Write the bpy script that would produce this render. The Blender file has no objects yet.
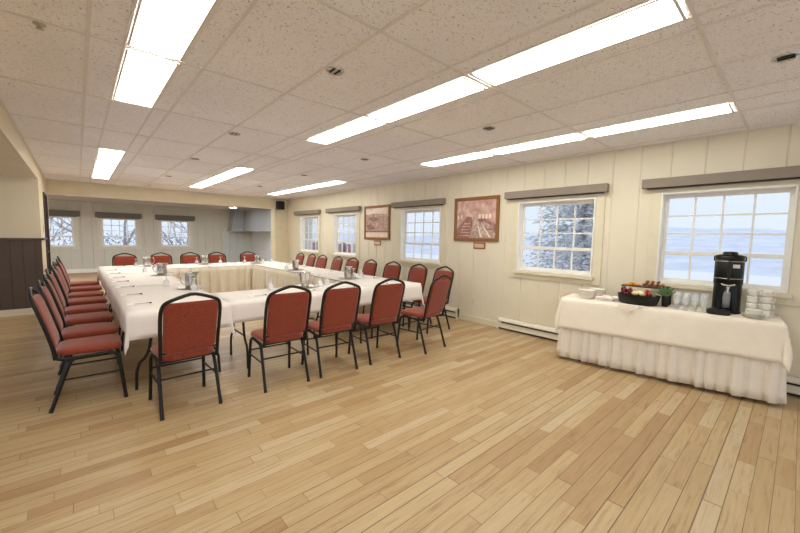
import bpy, math, random
from math import sin, cos, pi, radians, sqrt, atan2, hypot
from mathutils import Vector, Matrix

SC = bpy.context.scene
COL = SC.collection

# ------------------------------------------------------------------ camera
cam_d = bpy.data.cameras.new('camera')
cam = bpy.data.objects.new('camera', cam_d)
COL.objects.link(cam)
SC.camera = cam
cam_d.lens = 16.1727
cam_d.sensor_width = 36
cam_d.clip_start = 0.05
cam_d.clip_end = 2000
R_ = (0.7451489371209726, -0.6666495134684002, 0.018206803668681194)
U_ = (0.04026307063321372, 0.07222151925946271, 0.9965756054103672)
B_ = (-0.6656815655031086, -0.7418641913101078, 0.08065714476182625)
cam.matrix_world = Matrix(((R_[0], U_[0], B_[0], 0), (R_[1], U_[1], B_[1], 0), (R_[2], U_[2], B_[2], 1.4627), (0, 0, 0, 1)))

# ------------------------------------------------------------------ world, exposure
wd = bpy.data.worlds.new('overcast_sky')
SC.world = wd
wd.use_nodes = True
wn = wd.node_tree
wn.nodes.clear()
w_out = wn.nodes.new('ShaderNodeOutputWorld')
w_bg = wn.nodes.new('ShaderNodeBackground')
w_tc = wn.nodes.new('ShaderNodeTexCoord')
w_sep = wn.nodes.new('ShaderNodeSeparateXYZ')
w_rmp = wn.nodes.new('ShaderNodeValToRGB')
w_rmp.color_ramp.elements[0].position = 0.0
w_rmp.color_ramp.elements[0].color = (0.80, 0.88, 1.0, 1)
w_rmp.color_ramp.elements[1].position = 0.35
w_rmp.color_ramp.elements[1].color = (0.93, 0.97, 1.0, 1)
wn.links.new(w_tc.outputs['Generated'], w_sep.inputs[0])
wn.links.new(w_sep.outputs['Z'], w_rmp.inputs[0])
wn.links.new(w_rmp.outputs[0], w_bg.inputs['Color'])
w_bg.inputs['Strength'].default_value = 0.43
wn.links.new(w_bg.outputs[0], w_out.inputs['Surface'])

PANEL_STRENGTH = 5.0
SC.view_settings.view_transform = 'Standard'
SC.view_settings.look = 'None'
SC.view_settings.exposure = 1.3
SC.view_settings.gamma = 1.0
SC.view_settings.use_curve_mapping = False
SC.cycles.use_denoising = True
SC.cycles.max_bounces = 14
SC.cycles.diffuse_bounces = 12
SC.cycles.transparent_max_bounces = 24
SC.cycles.sample_clamp_indirect = 4.0


# ------------------------------------------------------------------ materials
def lin(c):
    return tuple((v / 255 / 12.92) if v / 255 <= 0.04045 else ((v / 255 + 0.055) / 1.055) ** 2.4 for v in c) + (1.0,)


def glassware(name, white):
    m = thin_glass(name, (0.985, 0.99, 0.992, 1), 0.05)
    nt = m.node_tree
    out = nt.nodes['Material Output']
    src = out.inputs['Surface'].links[0].from_socket
    d = nt.nodes.new('ShaderNodeBsdfDiffuse')
    d.inputs['Color'].default_value = (0.9, 0.92, 0.94, 1)
    mx = nt.nodes.new('ShaderNodeMixShader')
    mx.inputs[0].default_value = white
    nt.links.new(src, mx.inputs[1])
    nt.links.new(d.outputs[0], mx.inputs[2])
    nt.links.new(mx.outputs[0], out.inputs['Surface'])
    return m


def mat(name, rgb, rough=0.6, metal=0.0, spec=0.5, noise=0.0, nscale=8.0, bump=0.0, bscale=60.0, coat=0.0, sheen=0.0, stretch=None):
    m = bpy.data.materials.new(name)
    m.use_nodes = True
    nt = m.node_tree
    b = nt.nodes['Principled BSDF']
    b.inputs['Base Color'].default_value = lin(rgb)
    b.inputs['Roughness'].default_value = rough
    b.inputs['Metallic'].default_value = metal
    b.inputs['Specular IOR Level'].default_value = spec
    b.inputs['Coat Weight'].default_value = coat
    b.inputs['Sheen Weight'].default_value = sheen
    tc = nt.nodes.new('ShaderNodeTexCoord')
    src = tc.outputs['Object']
    if stretch:
        mp = nt.nodes.new('ShaderNodeMapping')
        mp.inputs['Scale'].default_value = stretch
        nt.links.new(src, mp.inputs[0])
        src = mp.outputs[0]
    n = nt.nodes.new('ShaderNodeTexNoise')
    n.inputs['Scale'].default_value = nscale
    n.inputs['Detail'].default_value = 4
    nt.links.new(src, n.inputs['Vector'])
    r = nt.nodes.new('ShaderNodeValToRGB')
    amt = noise if noise else 0.03
    c = lin(rgb)
    r.color_ramp.elements[0].position = 0.3
    r.color_ramp.elements[1].position = 0.7
    r.color_ramp.elements[0].color = tuple(max(0, v * (1 - amt)) for v in c[:3]) + (1,)
    r.color_ramp.elements[1].color = tuple(min(1, v * (1 + amt)) for v in c[:3]) + (1,)
    nt.links.new(n.outputs['Fac'], r.inputs[0])
    nt.links.new(r.outputs[0], b.inputs['Base Color'])
    if bump:
        n2 = nt.nodes.new('ShaderNodeTexNoise')
        n2.inputs['Scale'].default_value = bscale
        n2.inputs['Detail'].default_value = 3
        nt.links.new(src, n2.inputs['Vector'])
        bp = nt.nodes.new('ShaderNodeBump')
        bp.inputs['Strength'].default_value = bump
        bp.inputs['Distance'].default_value = 0.01
        nt.links.new(n2.outputs['Fac'], bp.inputs['Height'])
        nt.links.new(bp.outputs[0], b.inputs['Normal'])
    return m


class NT:
    """small helper for wiring node maths"""
    def __init__(s, m):
        s.nt = m.node_tree
    def n(s, t, **kw):
        nd = s.nt.nodes.new(t)
        for k, v in kw.items():
            setattr(nd, k, v)
        return nd
    def l(s, a, b):
        s.nt.links.new(a, b)
    def math(s, op, a, b=None, c=None):
        nd = s.n('ShaderNodeMath', operation=op)
        for i, v in enumerate((a, b, c)):
            if v is None:
                continue
            if isinstance(v, (int, float)):
                nd.inputs[i].default_value = v
            else:
                s.l(v, nd.inputs[i])
        return nd.outputs[0]


def ramp(T, src, stops):
    r = T.n('ShaderNodeValToRGB')
    e = r.color_ramp.elements
    while len(e) < len(stops):
        e.new(0.5)
    for i, (p_, c_) in enumerate(stops):
        e[i].position = p_
        e[i].color = c_
    T.l(src, r.inputs[0])
    return r.outputs[0]


def floor_material():
    m = bpy.data.materials.new('maple_strip_floor')
    m.use_nodes = True
    T = NT(m)
    b = m.node_tree.nodes['Principled BSDF']
    tc = T.n('ShaderNodeTexCoord')
    sp = T.n('ShaderNodeSeparateXYZ')
    T.l(tc.outputs['Object'], sp.inputs[0])
    X, Y = sp.outputs['X'], sp.outputs['Y']
    v = T.math('DIVIDE', T.math('SUBTRACT', Y, 0.01), 0.0895)
    row = T.math('FLOOR', v)
    fv = T.math('FRACT', v)
    wn1 = T.n('ShaderNodeTexWhiteNoise', noise_dimensions='1D')
    T.l(row, wn1.inputs['W'])
    ln = T.math('ADD', T.math('MULTIPLY', wn1.outputs['Value'], 0.5), 0.55)
    u = T.math('ADD', T.math('DIVIDE', X, ln), T.math('MULTIPLY', wn1.outputs['Value'], 37.7))
    # vary the board lengths inside a row
    wob = T.math('MULTIPLY', T.math('SINE', T.math('ADD', T.math('MULTIPLY', u, 2.3), row)), 0.22)
    u = T.math('ADD', u, wob)
    colid = T.math('FLOOR', u)
    fu = T.math('FRACT', u)
    cv = T.n('ShaderNodeCombineXYZ')
    T.l(row, cv.inputs[0]); T.l(colid, cv.inputs[1])
    wn2 = T.n('ShaderNodeTexWhiteNoise', noise_dimensions='3D')
    T.l(cv.outputs[0], wn2.inputs['Vector'])
    base = ramp(T, wn2.outputs['Value'], [(0.0, lin((171, 139, 101))), (0.12, lin((182, 154, 115))), (0.5, lin((189, 164, 125))), (0.85, lin((195, 173, 135))), (1.0, lin((201, 183, 151)))])
    # grain running along the board, shifted per board
    mp = T.n('ShaderNodeMapping')
    mp.inputs['Scale'].default_value = (1.6, 22, 1)
    addv = T.n('ShaderNodeVectorMath', operation='ADD')
    T.l(tc.outputs['Object'], addv.inputs[0])
    sc = T.n('ShaderNodeVectorMath', operation='SCALE')
    T.l(wn2.outputs['Color'], sc.inputs[0]); sc.inputs['Scale'].default_value = 9.0
    T.l(sc.outputs[0], addv.inputs[1])
    T.l(addv.outputs[0], mp.inputs[0])
    gr = T.n('ShaderNodeTexNoise')
    gr.inputs['Scale'].default_value = 2.2
    gr.inputs['Detail'].default_value = 6
    gr.inputs['Roughness'].default_value = 0.62
    gr.inputs['Distortion'].default_value = 0.6
    T.l(mp.outputs[0], gr.inputs['Vector'])
    gcol = ramp(T, gr.outputs['Fac'], [(0.28, (0.70, 0.62, 0.52, 1)), (0.45, (0.93, 0.91, 0.88, 1)), (0.62, (1.0, 1.0, 1.0, 1)), (0.8, (1.07, 1.07, 1.08, 1))])
    mx = T.n('ShaderNodeMix', data_type='RGBA', blend_type='MULTIPLY')
    mx.inputs['Factor'].default_value = 1.0
    T.l(base, mx.inputs['A']); T.l(gcol, mx.inputs['B'])
    # broad worn patches and small scuffs
    wr = T.n('ShaderNodeTexNoise')
    wr.inputs['Scale'].default_value = 0.7
    wr.inputs['Detail'].default_value = 5
    T.l(tc.outputs['Object'], wr.inputs['Vector'])
    wcol = ramp(T, wr.outputs['Fac'], [(0.3, (0.94, 0.90, 0.84, 1)), (0.6, (1.0, 1.0, 1.0, 1))])
    mx2 = T.n('ShaderNodeMix', data_type='RGBA', blend_type='MULTIPLY')
    mx2.inputs['Factor'].default_value = 1.0
    T.l(mx.outputs['Result'], mx2.inputs['A']); T.l(wcol, mx2.inputs['B'])
    sf = T.n('ShaderNodeTexNoise')
    sf.inputs['Scale'].default_value = 26
    sf.inputs['Detail'].default_value = 8
    sf.inputs['Roughness'].default_value = 0.8
    T.l(tc.outputs['Object'], sf.inputs['Vector'])
    scol = ramp(T, sf.outputs['Fac'], [(0.30, (0.74, 0.70, 0.66, 1)), (0.40, (1, 1, 1, 1))])
    mx3 = T.n('ShaderNodeMix', data_type='RGBA', blend_type='MULTIPLY')
    mx3.inputs['Factor'].default_value = 0.7
    T.l(mx2.outputs['Result'], mx3.inputs['A']); T.l(scol, mx3.inputs['B'])
    # gaps between boards: width differs from row to row
    gw = T.math('ADD', T.math('MULTIPLY', T.math('POWER', wn1.outputs['Value'], 4.0), 0.05), 0.014)
    ev = T.math('LESS_THAN', T.math('MINIMUM', fv, T.math('SUBTRACT', 1.0, fv)), gw)
    eu = T.math('LESS_THAN', T.math('MINIMUM', fu, T.math('SUBTRACT', 1.0, fu)), 0.0022)
    edge = T.math('MAXIMUM', T.math('MULTIPLY', ev, 0.75), T.math('MULTIPLY', eu, 0.6))
    mx4 = T.n('ShaderNodeMix', data_type='RGBA', blend_type='MIX')
    T.l(edge, mx4.inputs['Factor'])
    T.l(mx3.outputs['Result'], mx4.inputs['A'])
    mx4.inputs['B'].default_value = lin((84, 58, 36))
    T.l(mx4.outputs['Result'], b.inputs['Base Color'])
    rr = T.math('ADD', T.math('MULTIPLY', gr.outputs['Fac'], 0.18), 0.34)
    T.l(rr, b.inputs['Roughness'])
    b.inputs['Specular IOR Level'].default_value = 0.4
    return m


def ceiling_material():
    m = bpy.data.materials.new('fissured_ceiling_tile')
    m.use_nodes = True
    T = NT(m)
    b = m.node_tree.nodes['Principled BSDF']
    tc = T.n('ShaderNodeTexCoord')
    mp = T.n('ShaderNodeMapping')
    mp.inputs['Scale'].default_value = (1, 1, 1)
    T.l(tc.outputs['Object'], mp.inputs[0])
    vo = T.n('ShaderNodeTexNoise')
    vo.inputs['Scale'].default_value = 88
    vo.inputs['Detail'].default_value = 3
    vo.inputs['Distortion'].default_value = 1.2
    T.l(mp.outputs[0], vo.inputs['Vector'])
    pits = ramp(T, vo.outputs['Fac'], [(0.32, (0.36, 0.30, 0.25, 1)), (0.40, (1, 1, 1, 1))])
    big = T.n('ShaderNodeTexNoise')
    big.inputs['Scale'].default_value = 0.8
    T.l(tc.outputs['Object'], big.inputs['Vector'])
    bc = ramp(T, big.outputs['Fac'], [(0.3, lin((238, 238, 243))), (0.7, lin((246, 246, 250)))])
    mx = T.n('ShaderNodeMix', data_type='RGBA', blend_type='MULTIPLY')
    mx.inputs['Factor'].default_value = 1.0
    T.l(bc, mx.inputs['A']); T.l(pits, mx.inputs['B'])
    T.l(mx.outputs['Result'], b.inputs['Base Color'])
    b.inputs['Roughness'].default_value = 0.9
    b.inputs['Specular IOR Level'].default_value = 0.15
    return m


def fabric_material(name, c1, c2, scale=170):
    m = bpy.data.materials.new(name)
    m.use_nodes = True
    T = NT(m)
    b = m.node_tree.nodes['Principled BSDF']
    tc = T.n('ShaderNodeTexCoord')
    vo = T.n('ShaderNodeTexVoronoi')
    vo.inputs['Scale'].default_value = scale
    T.l(tc.outputs['Object'], vo.inputs['Vector'])
    c = ramp(T, vo.outputs['Distance'], [(0.15, lin(c1)), (0.55, lin(c2))])
    T.l(c, b.inputs['Base Color'])
    b.inputs['Roughness'].default_value = 0.85
    b.inputs['Sheen Weight'].default_value = 0.25
    b.inputs['Specular IOR Level'].default_value = 0.2
    return m


def emissive(name, rgb, strength):
    m = bpy.data.materials.new(name)
    m.use_nodes = True
    T = NT(m)
    b = m.node_tree.nodes['Principled BSDF']
    b.inputs['Base Color'].default_value = lin((240, 240, 230))
    tc = T.n('ShaderNodeTexCoord')
    n = T.n('ShaderNodeTexNoise')
    n.inputs['Scale'].default_value = 90
    T.l(tc.outputs['Object'], n.inputs['Vector'])
    c = ramp(T, n.outputs['Fac'], [(0.3, tuple(v * 0.95 for v in rgb) + (1,)), (0.7, rgb + (1,))])
    T.l(c, b.inputs['Emission Color'])
    b.inputs['Emission Strength'].default_value = strength
    return m


def thin_glass(name, tint=(0.96, 0.98, 1.0, 1), gloss=0.06):
    m = bpy.data.materials.new(name)
    m.use_nodes = True
    nt = m.node_tree
    nt.nodes.remove(nt.nodes['Principled BSDF'])
    out = nt.nodes['Material Output']
    tr = nt.nodes.new('ShaderNodeBsdfTransparent')
    tr.inputs['Color'].default_value = tint
    gl = nt.nodes.new('ShaderNodeBsdfGlossy')
    gl.inputs['Roughness'].default_value = 0.03
    lw = nt.nodes.new('ShaderNodeLayerWeight')
    lw.inputs['Blend'].default_value = 0.25
    mt = nt.nodes.new('ShaderNodeMath')
    mt.operation = 'MULTIPLY_ADD'
    mt.inputs[1].default_value = 0.15
    mt.inputs[2].default_value = gloss
    nt.links.new(lw.outputs['Fresnel'], mt.inputs[0])
    mx = nt.nodes.new('ShaderNodeMixShader')
    nt.links.new(mt.outputs[0], mx.inputs[0])
    nt.links.new(tr.outputs[0], mx.inputs[1])
    nt.links.new(gl.outputs[0], mx.inputs[2])
    nt.links.new(mx.outputs[0], out.inputs['Surface'])
    return m


M = dict(
    floor=floor_material(),
    ceiling=ceiling_material(),
    grid=mat('ceiling_grid_white', (222, 218, 214), 0.5),
    wall=mat('cream_wall_paint', (226, 218, 196), 0.55, noise=0.02, nscale=2),
    farwall=mat('pale_grey_green_wall_paint', (202, 201, 190), 0.5, noise=0.02, nscale=2),
    leftwall=mat('beige_wall_paint', (216, 203, 176), 0.6, noise=0.03, nscale=1.5),
    beam=mat('cream_beam_paint', (220, 210, 184), 0.5),
    farceil=mat('grey_gloss_ceiling_paint', (190, 188, 190), 0.25),
    greybox=mat('blue_grey_paint', (160, 164, 166), 0.5),
    trimw=mat('white_gloss_trim', (236, 234, 228), 0.35),
    casing=mat('cream_trim_paint', (224, 215, 190), 0.45),
    wainscot=mat('dark_brown_paint', (84, 68, 58), 0.5, noise=0.08, nscale=3),
    groove=mat('dark_brown_groove', (60, 47, 40), 0.6),
    fartrim=mat('pale_far_trim', (214, 211, 198), 0.5),
    door=mat('doorway_shade_and_frame_paint', (62, 48, 46), 0.4),  # dark frame colour, also used as painted shade in the doorway
    carpet=mat('brown_carpet', (176, 146, 116), 0.95, noise=0.08, nscale=60),
    valance=mat('taupe_fabric_cassette', (142, 131, 118), 0.8, bump=0.2, bscale=300),
    valance_d=mat('dark_taupe_cassette', (112, 107, 100), 0.8),
    glass=thin_glass('window_glass', gloss=0.02),
    cup=glassware('drinking_glass', 0.14),
    cupw=glassware('whitened_glass', 0.45),  # extra plain white mixed in so the stemware shows up
    panel=emissive('fluorescent_diffuser', (1.0, 0.985, 0.89), PANEL_STRENGTH),
    lounge=emissive('lounge_lamp_diffuser', (0.94, 0.98, 1.0), 22.0),
    chrome=mat('polished_chrome', (200, 198, 194), 0.16, metal=1.0),
    steel=mat('brushed_steel', (190, 184, 176), 0.3, metal=1.0),
    alu=mat('pale_metal_trim', (210, 208, 202), 0.4, metal=0.3),
    blackmetal=mat('black_powder_coat', (24, 20, 18), 0.42, spec=0.35),
    fabric=fabric_material('rust_red_upholstery', (90, 32, 20), (146, 66, 46)),
    cloth=mat('white_table_linen', (240, 234, 230), 0.8, noise=0.015, nscale=3, bump=0.12, bscale=14, sheen=0.1),
    skirt=mat('cream_pleated_linen', (226, 216, 196), 0.85, sheen=0.1),
    bskirt=mat('white_pleated_linen', (236, 228, 216), 0.85, sheen=0.1),
    bcloth=mat('ivory_table_linen', (240, 230, 214), 0.8, bump=0.12, bscale=10, sheen=0.1),
    tabletop=mat('laminate_table_top', (150, 130, 108), 0.5),
    frame=mat('oak_picture_frame', (140, 92, 46), 0.4, noise=0.15, nscale=30),
    paper=mat('white_paper', (244, 242, 238), 0.7),
    black=mat('black_plastic', (10, 10, 12), 0.35, spec=0.35),
    blackmatte=mat('matte_black', (16, 15, 15), 0.6),
    ceramic=mat('white_ceramic', (232, 228, 218), 0.25, spec=0.6),
    outlet=mat('ivory_plastic', (222, 212, 190), 0.4),
    heater=mat('white_enamel', (226, 220, 204), 0.4),
    slot=mat('dark_heater_slot', (48, 44, 40), 0.6),
    snow=mat('snow', (240, 244, 255), 0.9),
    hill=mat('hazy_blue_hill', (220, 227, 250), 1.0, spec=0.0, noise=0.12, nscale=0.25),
    frost=mat('frosted_needles', (226, 236, 250), 0.9, spec=0.1, noise=0.55, nscale=9),
    bark=mat('grey_bark', (168, 160, 168), 0.95),
    redfence=mat('reddish_siding', (176, 122, 128), 0.8),
    darkfence=mat('blue_grey_fence', (120, 136, 164), 0.8),
)


# ------------------------------------------------------------------ mesh builder
class MB:
    def __init__(s):
        s.v = []; s.f = []; s.mi = []; s.sm = []
    def add(s, verts, faces, mi=0, smooth=False):
        o = len(s.v)
        s.v += [tuple(v) for v in verts]
        for f in faces:
            s.f.append([o + i for i in f]); s.mi.append(mi); s.sm.append(smooth)
    def box(s, x0, x1, y0, y1, z0, z1, mi=0):
        if x0 > x1: x0, x1 = x1, x0
        if y0 > y1: y0, y1 = y1, y0
        if z0 > z1: z0, z1 = z1, z0
        vs = [(x0, y0, z0), (x1, y0, z0), (x1, y1, z0), (x0, y1, z0), (x0, y0, z1), (x1, y0, z1), (x1, y1, z1), (x0, y1, z1)]
        s.add(vs, [(0, 3, 2, 1), (4, 5, 6, 7), (0, 1, 5, 4), (1, 2, 6, 5), (2, 3, 7, 6), (3, 0, 4, 7)], mi)
    def tube(s, pts, r, n=8, mi=0, cap=True, closed=False, radii=None):
        P = [Vector(p) for p in pts]
        N = len(P)
        rings = []
        up = None
        for i in range(N):
            if closed:
                t = (P[(i + 1) % N] - P[i - 1]).normalized()
            else:
                t = (P[min(i + 1, N - 1)] - P[max(i - 1, 0)]).normalized()
            if up is None:
                a = Vector((0, 0, 1)) if abs(t.z) < 0.9 else Vector((1, 0, 0))
                up = (a - t * a.dot(t)).normalized()
            else:
                up = (up - t * up.dot(t)).normalized()
            sd = t.cross(up)
            rr = radii[i] if radii else r
            rings.append([P[i] + (up * cos(2 * pi * k / n) + sd * sin(2 * pi * k / n)) * rr for k in range(n)])
        vs = [v for q in rings for v in q]
        fs = []
        M_ = N if closed else N - 1
        for i in range(M_):
            j = (i + 1) % N
            for k in range(n):
                k2 = (k + 1) % n
                fs.append((i * n + k, j * n + k, j * n + k2, i * n + k2))
        s.add(vs, fs, mi, True)
        if cap and not closed:
            s.add(rings[0], [tuple(range(n))], mi)
            s.add(rings[-1], [tuple(reversed(range(n)))], mi)
    def lathe(s, prof, c=(0, 0, 0), n=24, mi=0, sx=1.0, sy=1.0):
        vs = []
        for (r, z) in prof:
            for k in range(n):
                a = 2 * pi * k / n
                vs.append((c[0] + r * cos(a) * sx, c[1] + r * sin(a) * sy, c[2] + z))
        fs = []
        for i in range(len(prof) - 1):
            for k in range(n):
                k2 = (k + 1) % n
                fs.append((i * n + k, i * n + k2, (i + 1) * n + k2, (i + 1) * n + k))
        s.add(vs, fs, mi, True)
        L = len(prof)
        if prof[0][0] > 1e-5:
            s.add(vs[:n], [tuple(reversed(range(n)))], mi)
        if prof[-1][0] > 1e-5:
            s.add(vs[(L - 1) * n:], [tuple(range(n))], mi)
    def grid(s, fn, nu, nv, mi=0, smooth=True, wrap=False):
        vs = [fn(i / nu, j / nv) for i in range(nu + 1) for j in range(nv + 1)]
        fs = [(i * (nv + 1) + j, (i + 1) * (nv + 1) + j, (i + 1) * (nv + 1) + j + 1, i * (nv + 1) + j + 1) for i in range(nu) for j in range(nv)]
        s.add(vs, fs, mi, smooth)
    def prism(s, pts, z0, z1, mi=0, tf=None):
        n = len(pts)
        tf = tf or (lambda x, y, z: (x, y, z))
        vs = [tf(x, y, z0) for x, y in pts] + [tf(x, y, z1) for x, y in pts]
        s.add(vs, [tuple(reversed(range(n))), tuple(range(n, 2 * n))] + [(i, (i + 1) % n, (i + 1) % n + n, i + n) for i in range(n)], mi)
    def build(s, name, m, parent=None, bevel=0.0, loc=None, rz=0.0, solid=0.0, subsurf=0):
        me = bpy.data.meshes.new(name)
        me.from_pydata(s.v, [], s.f)
        for mm in (m if isinstance(m, (list, tuple)) else [m]):
            me.materials.append(M[mm] if isinstance(mm, str) else mm)
        for p_, i_, q_ in zip(me.polygons, s.mi, s.sm):
            p_.material_index = i_
            p_.use_smooth = q_
        me.update()
        o = bpy.data.objects.new(name, me)
        COL.objects.link(o)
        if parent is not None:
            o.parent = parent
        if loc is not None:
            o.location = loc
        o.rotation_euler.z = rz
        if solid:
            sm = o.modifiers.new('solid', 'SOLIDIFY'); sm.thickness = solid; sm.offset = 0
        if bevel:
            bm_ = o.modifiers.new('bevel', 'BEVEL'); bm_.width = bevel; bm_.segments = 2; bm_.limit_method = 'ANGLE'
        return o


def tag(o, label=None, cat=None, group=None, kind=None):
    if label: o['label'] = label
    if cat: o['category'] = cat
    if group: o['group'] = group
    if kind: o['kind'] = kind
    return o


def empty(name, loc=(0, 0, 0), rz=0.0):
    o = bpy.data.objects.new(name, None)
    COL.objects.link(o)
    o.location = loc
    o.rotation_euler.z = rz
    o.empty_display_size = 0.1
    return o


def struct(o):
    o['kind'] = 'structure'
    return o


def copy_tree(o, parent=None):
    c = o.copy()
    COL.objects.link(c)
    if parent is not None:
        c.parent = parent
    for ch in [q for q in bpy.data.objects if q.parent == o]:
        copy_tree(ch, c)
    return c


def place(proto, used, loc, rz, label, cat=None, group=None):
    o = proto if not used[0] else copy_tree(proto)
    used[0] = True
    o.location = loc
    o.rotation_euler.z = rz
    o['label'] = label
    if cat: o['category'] = cat
    if group: o['group'] = group
    return o


def smooth_path(pts, it=2):
    """corner cutting that keeps the ends"""
    P = [Vector(p) for p in pts]
    for _ in range(it):
        Q = [P[0]]
        for a, b in zip(P[:-1], P[1:]):
            Q += [a * 0.75 + b * 0.25, a * 0.25 + b * 0.75]
        Q.append(P[-1])
        P = Q
    return P


ORD = ['first', 'second', 'third', 'fourth', 'fifth', 'sixth', 'seventh', 'eighth', 'ninth', 'tenth']

# ------------------------------------------------------------------ the room
ZC = 2.6176      # ceiling height
XW = 5.15        # right wall
XL = -0.47       # left wall line
YB = 11.3        # beam
YF = 17.0        # far wall
ZF = 2.52        # far room ceiling

b = MB(); b.box(-4.2, XW + 0.3, -3.2, 11.45, -0.12, 0.0)
struct(b.build('floor', 'floor'))
b = MB(); b.box(-5.0, 6.1, 11.45, YF + 0.2, -0.12, -0.002)
struct(b.build('trim_10', 'carpet')).name = 'floor_carpet'
b = MB(); b.box(XL - 0.1, XW + 0.3, -3.2, YB + 0.3, ZC, ZC + 0.12)
struct(b.build('ceiling', 'ceiling'))
b = MB(); b.box(-5.0, 6.1, YB + 0.3, YF + 0.2, ZF, ZF + 0.12)
struct(b.build('ceiling_far', 'farceil'))

# ceiling grid bars
GX = [-0.517 + 0.6106 * k for k in range(0, 10)]
GY = [1.668 + 1.2192 * k for k in range(-4, 8)]
LX = (0.42, 2.24, 4.18)
b = MB()
gz0, gz1 = ZC - 0.006, ZC + 0.002
for x in GX[1:]:
    b.box(x - 0.009, x + 0.009, -3.2, YB, gz0, gz1)
for x in LX:
    for d in (-0.155, 0.155):
        b.box(x + d - 0.008, x + d + 0.008, -3.2, YB, gz0 + 0.001, gz1)
for y in GY:
    b.box(XL, XW, y - 0.009, y + 0.009, gz0 - 0.0012, gz1)
b.box(XW - 0.022, XW, -3.2, YB, gz0 - 0.002, gz1)
b.box(XL, XL + 0.022, -3.2, YB, gz0 - 0.002, gz1)
b.box(XL, XW, YB - 0.022, YB, gz0 - 0.002, gz1)
struct(b.build('trim_1', 'grid')).name = 'ceiling_grid'


# windows on the right wall: (centre, width of casing)
WIN = [(9.78, 1.30), (7.88, 1.28), (5.12, 1.26), (2.45, 1.32), (0.66, 1.26)]
WIN_IN = [(9.78, 1.10), (7.88, 1.06), (5.15, 1.12), (2.42, 1.12), (0.60, 1.08)]
WZ0, WZ1 = 0.985, 2.035      # opening


def panelled_wall(name, m, u0, u1, z0, z1, openings, pitch, phase, fn, gw=0.010, gd=0.010):
    """wall sheet with v-grooves cut in it; fn(u, z, d) gives the world point, d = depth out of the room"""
    br = {u0: 0.0, u1: 0.0}
    k = math.ceil((u0 - phase) / pitch)
    gs = []
    while phase + k * pitch < u1:
        g = phase + k * pitch
        if g - gw > u0 and g + gw < u1:
            br[g - gw] = 0.0; br[g] = gd; br[g + gw] = 0.0
        k += 1
    for (a, c, _, _) in openings:
        for q in (a, c):
            if q not in br: br[q] = 0.0
    us = sorted(br)
    B = MB()
    for a, c in zip(us[:-1], us[1:]):
        if c - a < 1e-6: continue
        mid = (a + c) / 2
        zs = [(z0, z1)]
        for (oa, oc, oz0, oz1) in openings:
            if oa <= mid <= oc:
                zs = [(z0, oz0), (oz1, z1)]
        for (p_, q_) in zs:
            B.add([fn(a, p_, br[a]), fn(c, p_, br[c]), fn(c, q_, br[c]), fn(a, q_, br[a])], [(0, 1, 2, 3)])
            B.add([fn(a, p_, 0.12), fn(c, p_, 0.12), fn(c, q_, 0.12), fn(a, q_, 0.12)], [(3, 2, 1, 0)])
    for (oa, oc, oz0, oz1) in openings:
        c4 = [(oa, oz0), (oc, oz0), (oc, oz1), (oa, oz1)]
        for i in range(4):
            p_, q_ = c4[i], c4[(i + 1) % 4]
            B.add([fn(p_[0], p_[1], 0), fn(q_[0], q_[1], 0), fn(q_[0], q_[1], 0.12), fn(p_[0], p_[1], 0.12)], [(0, 1, 2, 3)])
    B.add([fn(u0, z1, 0), fn(u1, z1, 0), fn(u1, z1, 0.12), fn(u0, z1, 0.12)], [(0, 1, 2, 3)])
    return struct(B.build(name, m))


ops = [(c - w / 2, c + w / 2, WZ0, WZ1) for c, w in WIN_IN]
panelled_wall('wall_right', 'wall', -3.2, YB + 0.3, 0.0, ZC, ops, 0.305, 0.155, lambda u, z, d: (XW + d, u, z))

FWIN = [(-0.6, 1.05), (1.19, 1.05), (2.97, 1.0)]
fops = [(c - w / 2, c + w / 2, 0.93, 1.98) for c, w in FWIN]
panelled_wall('wall_far', 'farwall', -5.0, 6.1, 0.0, ZF, fops, 0.305, 0.1, lambda u, z, d: (u, YF + d, z))


def fbox(B, fn, u0, u1, z0, z1, d0, d1, mi=0):
    vs = [fn(u, z, d) for d in (d0, d1) for (u, z) in ((u0, z0), (u1, z0), (u1, z1), (u0, z1))]
    B.add(vs, [(0, 1, 2, 3), (7, 6, 5, 4), (0, 4, 5, 1), (1, 5, 6, 2), (2, 6, 7, 3), (3, 7, 4, 0)], mi)


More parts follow.
